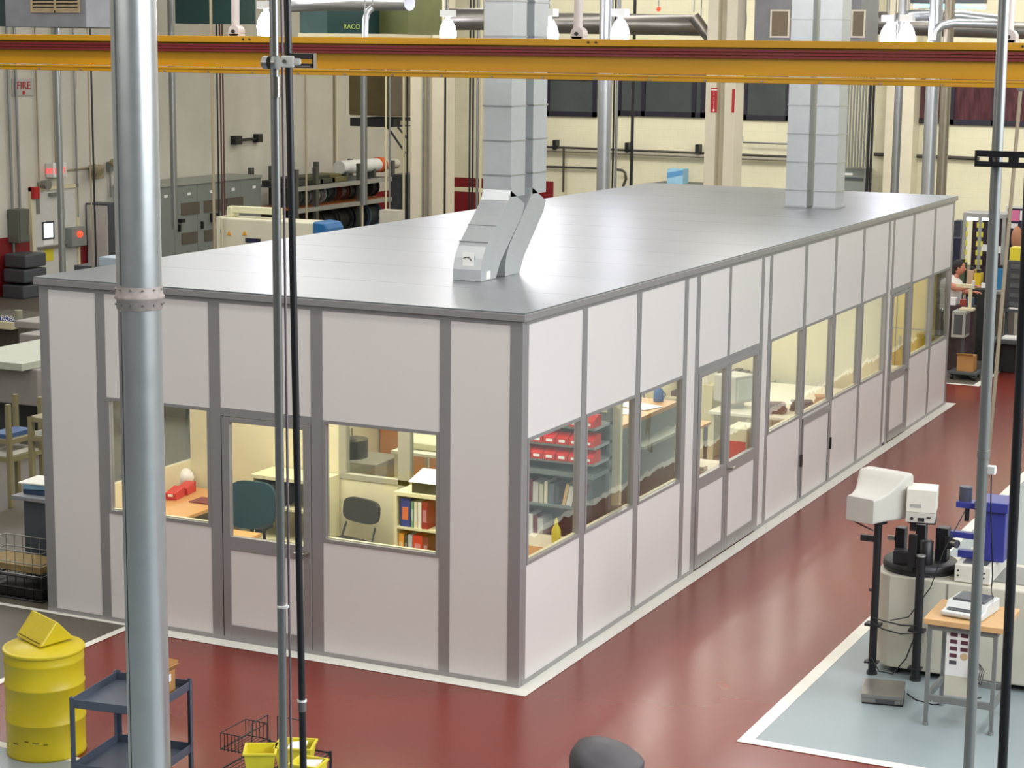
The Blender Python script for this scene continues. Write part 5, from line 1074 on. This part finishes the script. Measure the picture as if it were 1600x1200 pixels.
# inspection machines seen through the office partition window
t=T('rotary_table','round black granite rotary table on a grey pedestal, seen through the office partition','machine',(-4.15,4.55,.012))
t.p('pedestal',MB().box(-4.55,-3.75,4.25,4.85,.012,.66),mat('pedestal_taupe',(136,132,116),.5),.01); t.p('granite_disc',MB().cyl((-4.2,4.5,.66),(-4.2,4.5,.86),.19,28),GRAN); psplit(t,'spindle',MB().cyl((-4.2,4.5,.86),(-4.2,4.5,.9),.06,16).cyl((-4.22,4.5,.9),(-4.22,4.5,.98),.01,8).cyl((-4.18,4.5,.9),(-4.18,4.5,.98),.01,8),STEEL)
desk('lab_table','cream topped table behind the office partition window',-3.7,-2.9,4.5,5.3,.78,mat('white_bench_top',(226,222,202),.4),mat('cream_leg',(206,200,168),.5))
t=T('typewriter_machine','cream office machine with a sloping roller on the table behind the partition','machine',(-3.3,4.9,.781)); t.p('machine_case',MB().prism([(4.65,.781),(4.62,.86),(4.8,.96),(5.1,1.0),(5.15,.781)],'x',-3.62,-3.0),mat('machine_cream2',(212,210,176),.45),.02); t.p('roller',MB().cyl((-3.55,4.95,1.0),(-3.05,4.95,1.0),.04,14),mat('roller_grey',(170,170,150),.4))
t=T('wall_cupboard','orange-brown wooden cupboard at the back of the laboratory','cupboard',(-4.3,6.2,.012)); t.p('cupboard_body',MB().box(-4.68,-3.9,6.0,6.5,.012,1.7),mat('orange_wood',(190,120,52),.5,0,.1,4)); t.p('door_gap',MB().box(-4.3,-4.285,5.995,6,.05,1.65),CREAM)
chair('stacking_chair','grey chair with a tall back behind the partition window post',(-2.75,5.7,.012),math.radians(60),mat('grey_chair_plastic',(84,82,72),.6),GPIPE)
t=T('equipment_rack','pale equipment cabinet with a dark arched opening, seen right of the partition post','cabinet',(-2.0,4.3,.012)); t.p('cabinet_body',MB().box(-2.35,-1.9,4.1,4.6,.012,1.2),mat('machine_cream2',(212,210,176),.45),.01); t.p('dark_opening',MB().prism([(-2.22,.85),(-2.0,.85),(-2.04,1.08),(-2.15,1.1)],'y',4.09,4.1),SWGD)
# east part of the laboratory, windows five to eight
desk('lab_desk','desk with computer equipment under the cream partition, right of the double doors',-1.5,-.12,8.5,10.9,.76,mat('white_bench_top',(226,222,202),.4),mat('cream_leg',(206,200,168),.5))
q=at(1325,598,'z',.76)
t=T('flat_monitor','dark flat monitor standing on the lab desk','monitor',(q.x,q.y,.761)); t.p('screen_panel',MB().cb(q.x,q.y,1.02,.03,.4,.34,.5),mat('monitor_grey',(84,88,96),.4),.004); t.p('stand',MB().box(q.x-.08,q.x+.08,q.y-.1,q.y+.1,.761,.78).box(q.x+.02,q.x+.04,q.y-.02,q.y+.02,.78,.9),BLKP)
q2=q+Vector((.25,-.35,0)); t=T('keyboard','white keyboard in front of the flat monitor','keyboard',(q2.x,q2.y,.761)); t.p('keyboard_body',MB().cb(q2.x,q2.y,.775,.2,.45,.025,.3),WHITE)
t=T('crt_monitor','beige tube monitor in the lab seen against the cream partition','monitor',(-1.3,8.9,.761)); t.p('monitor_case',MB().cb(-1.32,8.95,1.0,.36,.38,.34,-.4),PCB,.02); t.p('screen',MB().cb(-1.17,8.88,1.0,.06,.28,.25,-.4),mat('screen_pale',(200,206,196),.3)); t.p('monitor_base',MB().cyl((-1.3,8.95,.761),(-1.3,8.95,.84),.1,16),PCB)
for i,(x,y,c_,l) in enumerate(((-.75,8.8,(92,48,40),'brown book stack on the lab desk'),(-.5,9.1,(60,60,66),'dark paper stack on the lab desk'),(-.35,9.6,(196,150,110),'tan paper stack on the lab desk'))):
    m_=MB()
    for k in range(5): m_.cb(x+.01*(k%2),y,.775+k*.024,.26,.2,.02,.1*k)
    solo('paper_stack',m_,mat('stack_%d'%i,c_,.6,0,.3,30,stretch=(1,1,40)),l,'paper',kind='stuff')
t=T('yellow_files','tall shelf with white boxes and yellow files left of the beige monitor','shelf',(-1.9,9.4,.012)); t.p('shelf_body',MB().box(-2.15,-1.7,9.2,9.8,.012,.95),BOOKC); 
for k,(c_,z,h) in enumerate((((226,222,206),.951,.16),((206,160,96),1.112,.12),((232,232,226),1.233,.16),((210,190,60),1.394,.08))): solo('storage_carton',MB().box(-2.1,-1.78,9.25,9.6,z,z+h),mat('carton_%d'%k,c_,.6),'%s storage carton in the stack left of the beige lab monitor'%('cream','tan','white','yellow')[k],'box',.003,group='cartons stacked on the lab shelf')
solo('tripod_cloth',MB().prism([(-.55,.012),(-.15,.012),(-.3,.8),(-.4,.8)],'y',7.7,8.2),mat('grey_cover',(150,156,150),.8,0,.1,8),'grey cloth covered stand just inside the fifth side window','cover')
# end room
t=T('yellow_cabinet','tall mustard yellow cabinet in the end room, seen through its windows','cabinet',(-.55,14,.012)); t.p('cabinet_body',MB().box(-.98,-.13,13.72,14.3,.012,1.95),mat('mustard_enamel',(214,182,30),.4,0,.08,3),.02); psplit(t,'door_seam',MB().box(-.97,-.14,13.715,13.72,1.2,1.215).box(-.56,-.55,13.71,13.72,.1,1.9),mat('mustard_dark',(120,100,20),.5)); t.p('handle',MB().box(-.5,-.48,13.69,13.72,.9,1.1),STEEL)
desk('end_room_table','white table with equipment inside the single side door',-1.0,-.12,11.5,13.0,.78,mat('white_bench_top',(226,222,202),.4),TGREY)
t=T('white_instrument','white instrument with dark scales on the end room table','instrument',(-.5,11.9,.781)); t.p('body',MB().box(-.8,-.3,11.7,12.1,.781,1.2),WHITE,.01); t.p('dial_plate',MB().box(-.298,-.295,11.75,12.05,.9,1.1),TGREY)
# ================================================================ west side, left of the enclosure
t=T('large_machine','large pale grey machine table with stepped housings at the left edge','machine',(-9.5,6.5,0))
mg=mat('machine_warm_grey',(158,154,150),.45,0,.04,3)
def wbox(px0,py0,px1,py1,Y,dep): a=at(px0,py0,'y',Y);b=at(px1,py1,'y',Y); return (a.x,b.x,Y,Y+dep,b.z,a.z)
bb=wbox(-60,590,60,636,6,1.3); t.p('lower_housing',MB().box(bb[0],bb[1],6,8.2,bb[4],at(0,572,'y',6).z),mg,.02)
b2=wbox(-60,566,75,574,6,1.3); t.p('table_plate',MB().box(bb[0],at(50,566,'y',6).x,5.9,7.8,bb[5]-.0,bb[5]+.06) if False else MB().box(bb[0],at(50,566,'y',6).x,5.8,8.0,at(0,572,'y',6).z,at(0,560,'y',6).z),mat('machine_pale_top',(200,204,190),.4),.01)
t.p('rear_housing',MB().box(at(15,520,'y',8).x,at(110,520,'y',8).x,8.2,9.4,.4,at(30,521,'y',8.2).z),mg,.02)
t.p('upper_housing',MB().box(at(22,500,'y',8.6).x,at(110,500,'y',8.6).x,8.6,9.4,at(30,521,'y',8.2).z,at(40,502,'y',8.6).z),mg,.02)
psplit(t,'machine_foot',MB().box(bb[0]+.3,bb[0]+.7,6.3,7.9,0,bb[4]).box(bb[1]-.2,bb[1]+1.6,8.3,9.3,0,.5),SWGD)
q=at(29,495,'y',8.9); t.p('signal_post',MB().cyl((q.x,8.9,q.z-.15),(q.x,8.9,q.z+.1),.06,12),mat('post_cream',(150,150,130),.5)); 
q=at(0,497,'y',12); t=T('blue_banner_machine','blue and white labelled machine top at the far left edge','machine',(q.x-.5,12.5,0)); w2=wbox(-60,491,22,503,12,1); t.p('label_panel',MB().box(w2[0],w2[1],12,12.1,w2[4],w2[5]),mat('label_blue',(28,60,150),.4)); t.p('machine_body',MB().box(w2[0],w2[1],12.1,13.2,0,w2[4]),mat('machine_dark',(80,76,66),.5)); t.p('pale_ledge',MB().box(w2[0],w2[1]+.02,11.9,12.1,w2[4]-.12,w2[4]-.0),CREAM)
o=text('lettering','ROBO',.13,(at(14,497,'y',11.97).x,11.98,at(14,498,'y',11.97).z),(PI/2,0,0),PAPER); o.parent=t.o; o.location=o.location-t.loc
tanm=mat('tan_shelf_frame',(150,142,108),.5)
def wshelf(lab,px0,px1,Y,dep,zt,shelves):
    x0=at(px0,700,'y',Y).x; x1=at(px1,700,'y',Y).x; t=T('utility_shelf',lab,'shelf',((x0+x1)/2,Y,0))
    for x in (x0,x1-.05):
        for y in (Y,Y+dep-.05): t.p('leg',MB().box(x,x+.05,y,y+.05,0,zt),tanm)
    for z in shelves: t.p('shelf_board',MB().box(x0+.003,x1-.003,Y+.003,Y+dep-.003,z-.05,z),tanm)
    return t,x0,x1
zz1=[at(10,y,'y',3.0).z for y in (688,716,820)]
t,x0,x1=wshelf('tan open shelf unit at the left edge under the large machine',-30,15,3.0,.6,zz1[0]+.4,zz1)
for i,z in enumerate(zz1): solo('shelf_tray_goods',MB().box(x0+.08,x1-.08,3.05,3.5,z+.001,z+.05),(mat('blue_tray',(70,100,150),.5),PAPER,mat('blue_tray',(70,100,150),.5))[i],'%s tray on the tan shelf at the left edge, %s level'%(('blue','white','blue')[i],('upper','middle','lowest')[i]),'tray')
t,x0,x1=wshelf('tan framed stand with white papers close to the left corner of the enclosure',44,72,2.2,.5,at(50,652,'y',2.2).z,[at(50,652,'y',2.2).z,at(50,682,'y',2.2).z])
z=at(50,682,'y',2.2).z; solo('paper_sheets',MB().box(x0+.06,x1,2.25,2.6,z+.001,z+.05),PAPER,'white papers on the tan framed stand','paper')
z=at(45,776,'y',.75).z
x0=at(20,776,'y',.75).x; x1=-W-.03
t=T('side_cabinet','slate blue cabinet with a pale top beside the left corner of the enclosure','cabinet',((x0+x1)/2,1,0)); t.p('cabinet_body',MB().box(x0+.1,x1,.78,1.3,0,z-.04),mat('slate_enamel',(74,84,92),.5,0,.05,4),.01); t.p('cabinet_top',MB().box(x0,x1,.72,1.35,z-.04,z),mat('slate_top',(140,142,150),.45),.005)
for i,(c_,l) in enumerate((((48,72,104),'blue binder lying on the slate cabinet, lower of the pair'),((120,160,186),'pale blue folder lying on the slate cabinet, upper of the pair'))): solo('binder',MB().cb(x0+.27,.98,z+.026+i*.052,.42,.3,.045,.2*i),mat('flat_binder_%d'%i,c_,.5),l,'binder',.003)
solo('paper_sheets',MB().cb(x0+.26,.98,z+.112,.48,.34,.012,.1),PAPER,'white sheets on top of the pale blue folder','paper')
for k,(zb_,l) in enumerate(((.0,'black wire crate on the floor at the left edge, bottom of the pair'),(.24,'wire basket with tan contents on top of the black crate at the left edge'))):
    xa,xb,ya,yb_=-5.75,-4.95,.15,.62
    t=T('wire_crate',l,'crate',((xa+xb)/2,(ya+yb_)/2,zb_)); m_=MB(); r_=.006 if k else .011
    for z in (zb_+.01,zb_+.12,zb_+.23): m_.tube([(xa,ya,z),(xb,ya,z),(xb,yb_,z),(xa,yb_,z),(xa,ya,z)],r_,6)
    for i in range(9): xx=xa+(xb-xa)*i/8; m_.tube([(xx,ya,zb_+.23),(xx,ya,zb_+.01),(xx,yb_,zb_+.01),(xx,yb_,zb_+.23)],r_*.6,5)
    for i in range(6): yy=ya+(yb_-ya)*i/5; m_.tube([(xa,yy,zb_+.23),(xa,yy,zb_+.01),(xb,yy,zb_+.01),(xb,yy,zb_+.23)],r_*.6,5)
    t.p('wire_frame',m_,BLACK if k==0 else GPIPE)
    t.p('contents',MB().box(xa+.05,xb-.05,ya+.05,yb_-.05,zb_+.02,zb_+(.1 if k==0 else .08)),BLKP if k==0 else mat('tan_parts',(150,128,84),.7,0,.3,14))
for i,(x,y,w_,d_,h,c_,l) in enumerate(((-7.6,9.2,1.3,.8,1.9,(92,94,84),'tall grey-green cabinet seen through the far office window'),(-6.2,9.6,1.0,.8,1.8,(70,72,66),'darker tall cabinet seen through the far office window'))):
    t=T('outer_cabinet',l,'cabinet',(x,y,0)); t.p('cabinet_body',MB().box(x-w_/2,x+w_/2,y,y+d_,0,h),mat('outer_cab_%d'%i,c_,.5,0,.08,3),.01); t.p('door_split',MB().box(x-.01,x+.01,y-.005,y,.1,h-.1),BLKP)
# ================================================================ east background beyond the enclosure
t=T('assembly_workstation','tall workstation with two lit lamps and yellow striped posts beyond the enclosure','workbench',(-.8,20.3,0))
Y=20.0; xa=at(1505,335,'y',Y).x; xb=at(1572,335,'y',Y).x; zt=at(1535,333,'y',Y).z; xm=at(1532,335,'y',Y).x
t.p('frame',MB().box(xa,xa+.06,Y,Y+.06,0,zt-.06).box(xb-.06,xb,Y,Y+.06,0,zt-.06).box(xm-.03,xm+.03,Y,Y+.06,0,zt-.06).box(xa,xb,Y,Y+.5,zt-.08,zt),mat('frame_grey',(160,162,160),.4,.3),.01)
t.p('back_panel',MB().box(xa+.06,xb-.06,Y+.5,Y+.53,1.1,zt-.08),mat('maroon_black_panel',(44,22,36),.6))
for a,b in ((1510,1527),(1534,1546)):
    p_=at(a,341,'y',Y+.05);q=at(b,341,'y',Y+.05); psplit(t,'lamp_tube',MB().cyl((p_.x,Y+.08,p_.z),(q.x,Y+.08,p_.z),.035,10),TUBE)
for x in (xa+.06,xm-.05,xm+.03):
    m_=MB()
    for k in range(6): m_.box(x,x+.035,Y-.012,Y,1.35+k*.16,1.35+k*.16+.09)
    psplit(t,'hazard_stripes',m_,mat('hazard_yellow',(206,200,70),.5))
psplit(t,'notice',MB().box(xa+.2,xa+.36,Y+.49,Y+.5,1.7,1.82).box(xm+.15,xm+.3,Y+.49,Y+.5,1.68,1.8),PAPER)
zb_=at(1505,452,'y',19.4).z
t.p('bench_top',MB().box(xa,xb+.1,19.4,20.4,zb_-.05,zb_),mat('bench_edge',(176,172,160),.5)); t.p('bench_body',MB().box(xa+.2,xb,19.6,20.3,0,zb_-.05),mat('bench_dark_olive',(58,56,42),.6,0,.2,4))
for i,(px,w_,h,c_,l) in enumerate(((1516,.1,.3,(196,160,130),'tan carton on the workstation bench'),(1527,.12,.26,(214,180,40),'yellow upright bottle rack on the workstation bench'),(1538,.1,.1,(240,240,240),'white cup on the workstation bench'),(1500,.14,.42,(70,84,60),'green parts rack on the left end of the workstation bench'),(1561,.16,.36,(50,130,180),'bright blue device on the right of the workstation bench'))):
    x=at(px,455,'y',19.7).x; t=T('bench_item',l,'item',(x,19.7,zb_)); t.p('body',MB().box(x-w_/2,x+w_/2,19.65,19.85,zb_+.001,zb_+h),mat('bench_item_%d'%i,c_,.5),.006); t.p('cap',MB().box(x-w_/4,x+w_/4,19.7,19.8,zb_+h,zb_+h+.05),BLKP)
# notice board on the right
a=at(1575,325,'y',21.5);b=at(1625,385,'y',21.5)
t=T('notice_board','dark blue notice board with pink and white papers at the right edge','board',(a.x+.3,21.5,b.z)); t.p('board_panel',MB().box(a.x,b.x,21.5,21.55,b.z-.3,a.z),NAVY); t.p('board_frame',MB().box(a.x,b.x,21.48,21.56,a.z,a.z+.04).box(a.x-.03,a.x,21.48,21.56,0,a.z+.04),WHITE)
def pin(px0,py0,px1,py1,m_,n='pinned_paper'): p_=at(px0,py0,'y',21.49);q=at(px1,py1,'y',21.49); t.p(n,MB().box(p_.x,q.x,21.485,21.5,q.z,p_.z),m_)
pin(1581,328,1592,346,PINK); pin(1580,349,1590,357,PAPER); pin(1594,329,1606,345,PAPER); pin(1590,362,1594,383,PAPER)
q=at(1585,372,'y',21.2); t2=T('hanging_bag','tan bag hanging on the dark blue notice board','bag',(q.x,21.3,q.z-.2)); t2.p('bag_body',MB().ball((q.x,21.405,q.z-.02),.1,.09,.22,12),mat('tan_bag',(196,140,104),.7))
# drawer rack and desks at right
Y=18.6; xa=at(1572,420,'y',Y).x; zt=at(1580,408,'y',Y).z
t=T('drawer_rack','dark small-parts drawer rack at the right edge behind the foreground pole','drawers',(xa+.5,Y,0)); zb3=at(1580,482,'y',Y).z
t.p('rack_body',MB().box(xa,xa+1.2,Y,Y+.5,zb3,zt),mat('rack_dark',(62,62,66),.5),.01)
for k in range(5): z=zb3+(zt-zb3)*(k+.5)/5; t.p('drawer_row',MB().box(xa+.08,xa+1.15,Y-.015,Y,z-.045,z+.03),mat('drawer_smoke',(96,98,100),.35,.2,.3,30))
psplit(t,'rack_stand',MB().box(xa+.02,xa+.08,Y,Y+.5,0,zb3).box(xa+1.1,xa+1.16,Y,Y+.5,0,zb3).box(xa,xa+1.2,Y-.1,Y+.5,zb3-.05,zb3),SWGD)
q=at(1592,395,'y',Y+.2); solo('yellow_crate',MB().box(q.x-.12,q.x+.3,Y+.05,Y+.35,zt+.001,zt+.22),YELP,'yellow crate on top of the dark drawer rack','crate',.01)
solo('white_sheet',MB().cb(xa+.2,Y-.03,zb3+.004,.0,.0,.0) if False else MB().box(xa+.1,xa+.45,Y-.1,Y-.02,zb3+.001,zb3+.02),PAPER,'white papers on the ledge under the drawer rack','paper')
solo('desk_shelf',MB().box(xa+.0,xa+1.2,17.7,18.3,.52,.57).box(xa,xa+.06,17.7,18.3,0,.52).box(xa+1.1,xa+1.16,17.7,18.3,0,.52),SWGD,'low dark shelf table under the drawer rack at the right edge','table')
solo('black_cabinet',MB().box(xa+.1,xa+1.1,18.0,18.28,.001,.45),BLKP,'black cabinet under the low shelf table at the right edge','cabinet',.01)
solo('white_rag',MB().box(xa+.15,xa+.6,17.8,18.1,.571,.6),PAPER,'white cloth on the low dark shelf table','cloth')
# crt on a trolley, carton on a dolly
Y=17.15; q=at(1497,525,'y',Y)
xl=at(1486,520,'y',Y).x;xr=at(1508,520,'y',Y).x+.12; z0_=at(1500,528,'y',Y).z; z1_=at(1500,487,'y',Y).z
t=T('monitor_cart','grey framed dark display cabinet on a trolley behind the far corner','monitor',((xl+xr)/2,Y,0))
t.p('cabinet',MB().box(xl,xr-.13,Y,Y+.36,z0_,z1_),mat('cart_frame_grey',(160,162,156),.4),.008); t.p('dark_screen',MB().box(xl+.04,xr-.17,Y-.004,Y,z0_+.05,z1_-.05),SWGD); t.p('vented_side',MB().box(xr-.13,xr-.12,Y+.04,Y+.32,z0_+.05,z1_-.05),mat('vent_dark',(84,74,80),.5,0,.5,40,stretch=(1,1,6)))
t.p('stand_post',MB().box(xl+.15,xl+.19,Y+.1,Y+.14,.05,z0_).box(xl+.02,xl+.3,Y+.02,Y+.3,.0,.05),SWGD)
xg=(xl+xr)/2+.03; t=T('microscope','cream bench microscope standing on the display cabinet','microscope',(xg,Y+.2,z1_)); t.p('base',MB().box(xg-.12,xg+.1,Y+.12,Y+.32,z1_+.001,z1_+.04),CREAM,.006); t.p('arm',MB().box(xg+.0,xg+.05,Y+.2,Y+.25,z1_+.04,z1_+.36).box(xg-.2,xg+.06,Y+.19,Y+.26,z1_+.36,z1_+.42),CREAM,.006); t.p('eyepiece',MB().cyl((xg+.06,Y+.22,z1_+.36),(xg+.07,Y+.2,z1_+.48),.025,10),WHITE)
q=at(1508,585,'y',16.95); 
t=T('floor_dolly','low dark dolly with black wheels carrying a cardboard carton','dolly',(q.x,17.1,0)); t.p('deck',MB().box(q.x-.25,q.x+.2,16.85,17.3,.09,.13),SWGD,.005)
for k,(x,y) in enumerate(((q.x-.2,16.9),(q.x+.15,16.9),(q.x-.2,17.25),(q.x+.15,17.25))): t.p('wheel',MB().cyl((x-.02,y,.045),(x+.02,y,.045),.045,12),BLACK)
t=T('cardboard_carton','open brown cardboard carton on the low dark dolly','box',(q.x,17.05,.131)); t.p('carton_body',MB().box(q.x-.14,q.x+.12,16.95,17.2,.131,.38),CARDB,.003); t.p('flap',MB().cb(q.x-.01,16.92,.4,.26,.07,.004,0,math.radians(-40)),CARDB)
# dark bench posts and clutter beyond
solo('work_table',MB().box(at(1484,478,'y',17.75).x,at(1522,478,'y',17.75).x,17.72,17.98,0,at(1500,478,'y',17.75).z),mat('cluttered_bench',(60,44,46),.6,0,.5,9),'dark cluttered work bench between the display cabinet and the person','bench')
for i,(px0,px1,py0,py1,Y,c_,l) in enumerate(((1519,1540,452,590,19.0,(40,42,40),'dark bench end panel beyond the display cabinet'),(1490,1500,345,372,23,(60,66,80),'dark red and grey rack top beyond the far corner'),(1486,1500,372,392,22.5,(44,44,70),'navy shelf block beyond the far corner'))):
    p_=at(px0,py0,'y',Y);q=at(px1,py1,'y',Y); solo('storage_rack',MB().box(p_.x,q.x,Y,Y+.3,0,p_.z),mat('clutter_%d'%i,c_,.5,0,.3,8),l,'panel')
# person at the bench, partly hidden by the enclosure corner
Y=18.2
hp=at(1497,424,'y',Y)
per=thing('person','person with dark hair and a white collared top, reaching forward over a bench','person',(hp.x-.12,Y,0))
ox=hp.x-.12
def P3(x,y,z): return (x,y,z)
joints=[(0,0,.95),(0,0,1.2),(.02,0,1.42),(.05,0,1.5),(.08,-.02,1.56)]
hz=hp.z
# skin-modified body
vs=[(0,0,.9),(0,0,1.15),(.02,0,hz-.2),(.08,0,hz-.1),(.12,0,hz-.02),
    (.04,-.17,hz-.22),(.2,-.2,hz-.27),(.4,-.16,hz-.2),
    (.04,.17,hz-.24),(.18,.2,hz-.36),(.36,.14,hz-.34),
    (0,-.1,.85),(.02,-.11,.48),(0,-.11,.06),(.1,-.11,.03),(0,.1,.85),(.02,.11,.48),(0,.11,.06),(.1,.11,.03)]
es=[(0,1),(1,2),(2,3),(3,4),(2,5),(5,6),(6,7),(2,8),(8,9),(9,10),(0,11),(11,12),(12,13),(13,14),(0,15),(15,16),(16,17),(17,18)]
rad=[.14,.13,.15,.055,.055,.065,.05,.032,.065,.05,.032,.09,.065,.05,.035,.09,.065,.05,.035]
me=bpy.data.meshes.new('body'); me.from_pydata(vs,es,[]); me.materials.append(SKIN)
bo_=bpy.data.objects.new('body',me); sc.collection.objects.link(bo_); bo_.parent=per
sk=bo_.modifiers.new('skin','SKIN'); 
for i,r in enumerate(rad): me.skin_vertices[0].data[i].radius=(r,r); me.skin_vertices[0].data[i].use_root=(i==0)
bo_.modifiers.new('sub','SUBSURF').levels=2; bo_.modifiers['sub'].render_levels=2
hd_=MB().ball((.14,0,hz+.06),.095,.078,.115,18).ball((.235,0,hz+.04),.018,.014,.02,8).ball((.14,.078,hz+.05),.02,.012,.03,8).ball((.14,-.078,hz+.05),.02,.012,.03,8)
h_=obj('head',hd_,SKIN,per); obj('hair',MB().ball((.12,0,hz+.085),.1,.086,.11,18).ball((.06,0,hz+.0),.05,.06,.08,12),HAIR,per)
obj('shirt',MB().lathe([(.17,.93),(.165,1.15),(.19,hz-.26),(.17,hz-.16),(.08,hz-.085),(.065,hz-.06)],.02,0,20),mat('white_shirt',(226,222,216),.8),per)
obj('trousers',MB().cyl((0,-.1,.08),(0,-.095,.95),.085,14,r2=.11).cyl((0,.1,.08),(0,.095,.95),.085,14,r2=.11),mat('navy_trousers',(36,40,60),.8),per)
for sy,(hx,hy,hz_) in ((-1,(.4,-.16,hz-.2)),(1,(.36,.14,hz-.34))):
    fm=MB().ball((hx+.04,hy,hz_),.045,.035,.018,10)
    for k in range(4): fm.tube([(hx+.07,hy-.025+.016*k,hz_),(hx+.11,hy-.028+.018*k,hz_-.005),(hx+.14-.01*abs(k-1.5),hy-.03+.02*k,hz_-.025)],.008,6)
    fm.tube([(hx+.02,hy-sy*.03,hz_),(hx+.06,hy-sy*.055,hz_-.01),(hx+.085,hy-sy*.06,hz_-.02)],.009,6); obj('hand',fm,SKIN,per)
xa2=at(1500,450,'y',17.9).x

p_=lw(371,219,-19.9);q=lw(404,217,-19.9); t=T('pipe_support_arm','small black pipe support arm on the left wall above the switchgear','bracket',p_); t.p('arm',MB().cyl(p_,q,.035,8),BLACK); psplit(t,'clamp',MB().box(-20,-19.84,p_.y-.15,p_.y+.12,p_.z-.1,p_.z+.1).box(-20,-19.84,q.y-.1,q.y+.1,q.z-.08,q.z+.12),BLACK)

for k,(pa,pb,dz,c1,l) in enumerate((((1098,604),(1172,576),.16,(70,54,46),'upper wall shelf of dark goods at the back of the laboratory, through the double doors'),((1098,640),(1172,612),.14,(120,70,50),'lower wall shelf of brown goods at the back of the laboratory, through the double doors'))):
    a=at(*pa,'y',10.9); b=at(*pb,'y',10.9); z=(a.z+b.z)/2
    t=T('wall_shelf',l,'shelf',((a.x+b.x)/2,10.95,z)); t.p('shelf_board',MB().box(a.x-.5,b.x+.3,10.82,11.119,z-.025,z),CREAM)
    n=14
    for i in range(n):
        x=a.x-.45+(b.x-a.x+.7)*i/n; h=.07+.05*((i*7)%4)/3
        t2=solo('shelf_item',MB().box(x,x+.09,10.86,11.05,z+.001,z+h),mat('shelf_goods_%d_%d'%(k,i%4),tuple(int(c*(.7+.25*(i%4))) for c in c1),.5),'small dark item on the %s wall shelf at the back of the laboratory'%('upper','lower')[k],'item',group='goods on the %s laboratory wall shelf'%('upper','lower')[k])
for i,(px,py,w_,h,c_,l) in enumerate(((1108,668,.1,.22,(60,60,64),'dark gauge stand on the white table inside the double doors'),(1118,735,.3,.1,(222,218,200),'flat white instrument tray inside the left hand double door'),(1150,655,.16,.12,(180,180,170),'grey measuring block inside the right hand double door'),(1142,640,.05,.2,(90,90,92),'upright steel gauge inside the right hand double door'))):
    q=at(px,py,'z',.921); y=min(max(q.y,6.48),6.95); x=min(max(q.x,-2.7),-1.0) if i!=1 else -.5
    if i==1: y,z=5.27,.761
    else: z=.921; x=-1.0-.22*i; y=6.5
    t=T('bench_tool',l,'instrument',(x,y,z)); t.p('tool_base',MB().box(x-w_/2,x+w_/2,y-.05,y+.06,z+.001,z+.04),mat('tool_%d'%i,c_,.4,.2)); t.p('tool_column',MB().cyl((x,y,z+.04),(x,y,z+h+.05),.014,8),STEEL)
for i,(px,w_,h,c_,l) in enumerate(((1489,.1,.12,(235,235,235),'white sheets on the dark cluttered bench near the person'),(1506,.12,.1,(150,60,50),'small red part on the dark cluttered bench near the person'),(1515,.1,.14,(60,90,130),'small blue part on the dark cluttered bench near the person'))):
    x=at(px,478,'y',17.8).x; zt_=at(1500,478,'y',17.75).z; solo('bench_part',MB().box(x-w_/2,x+w_/2,17.76,17.9,zt_+.001,zt_+h),mat('bench_part_%d'%i,c_,.5),l,'part',.004)
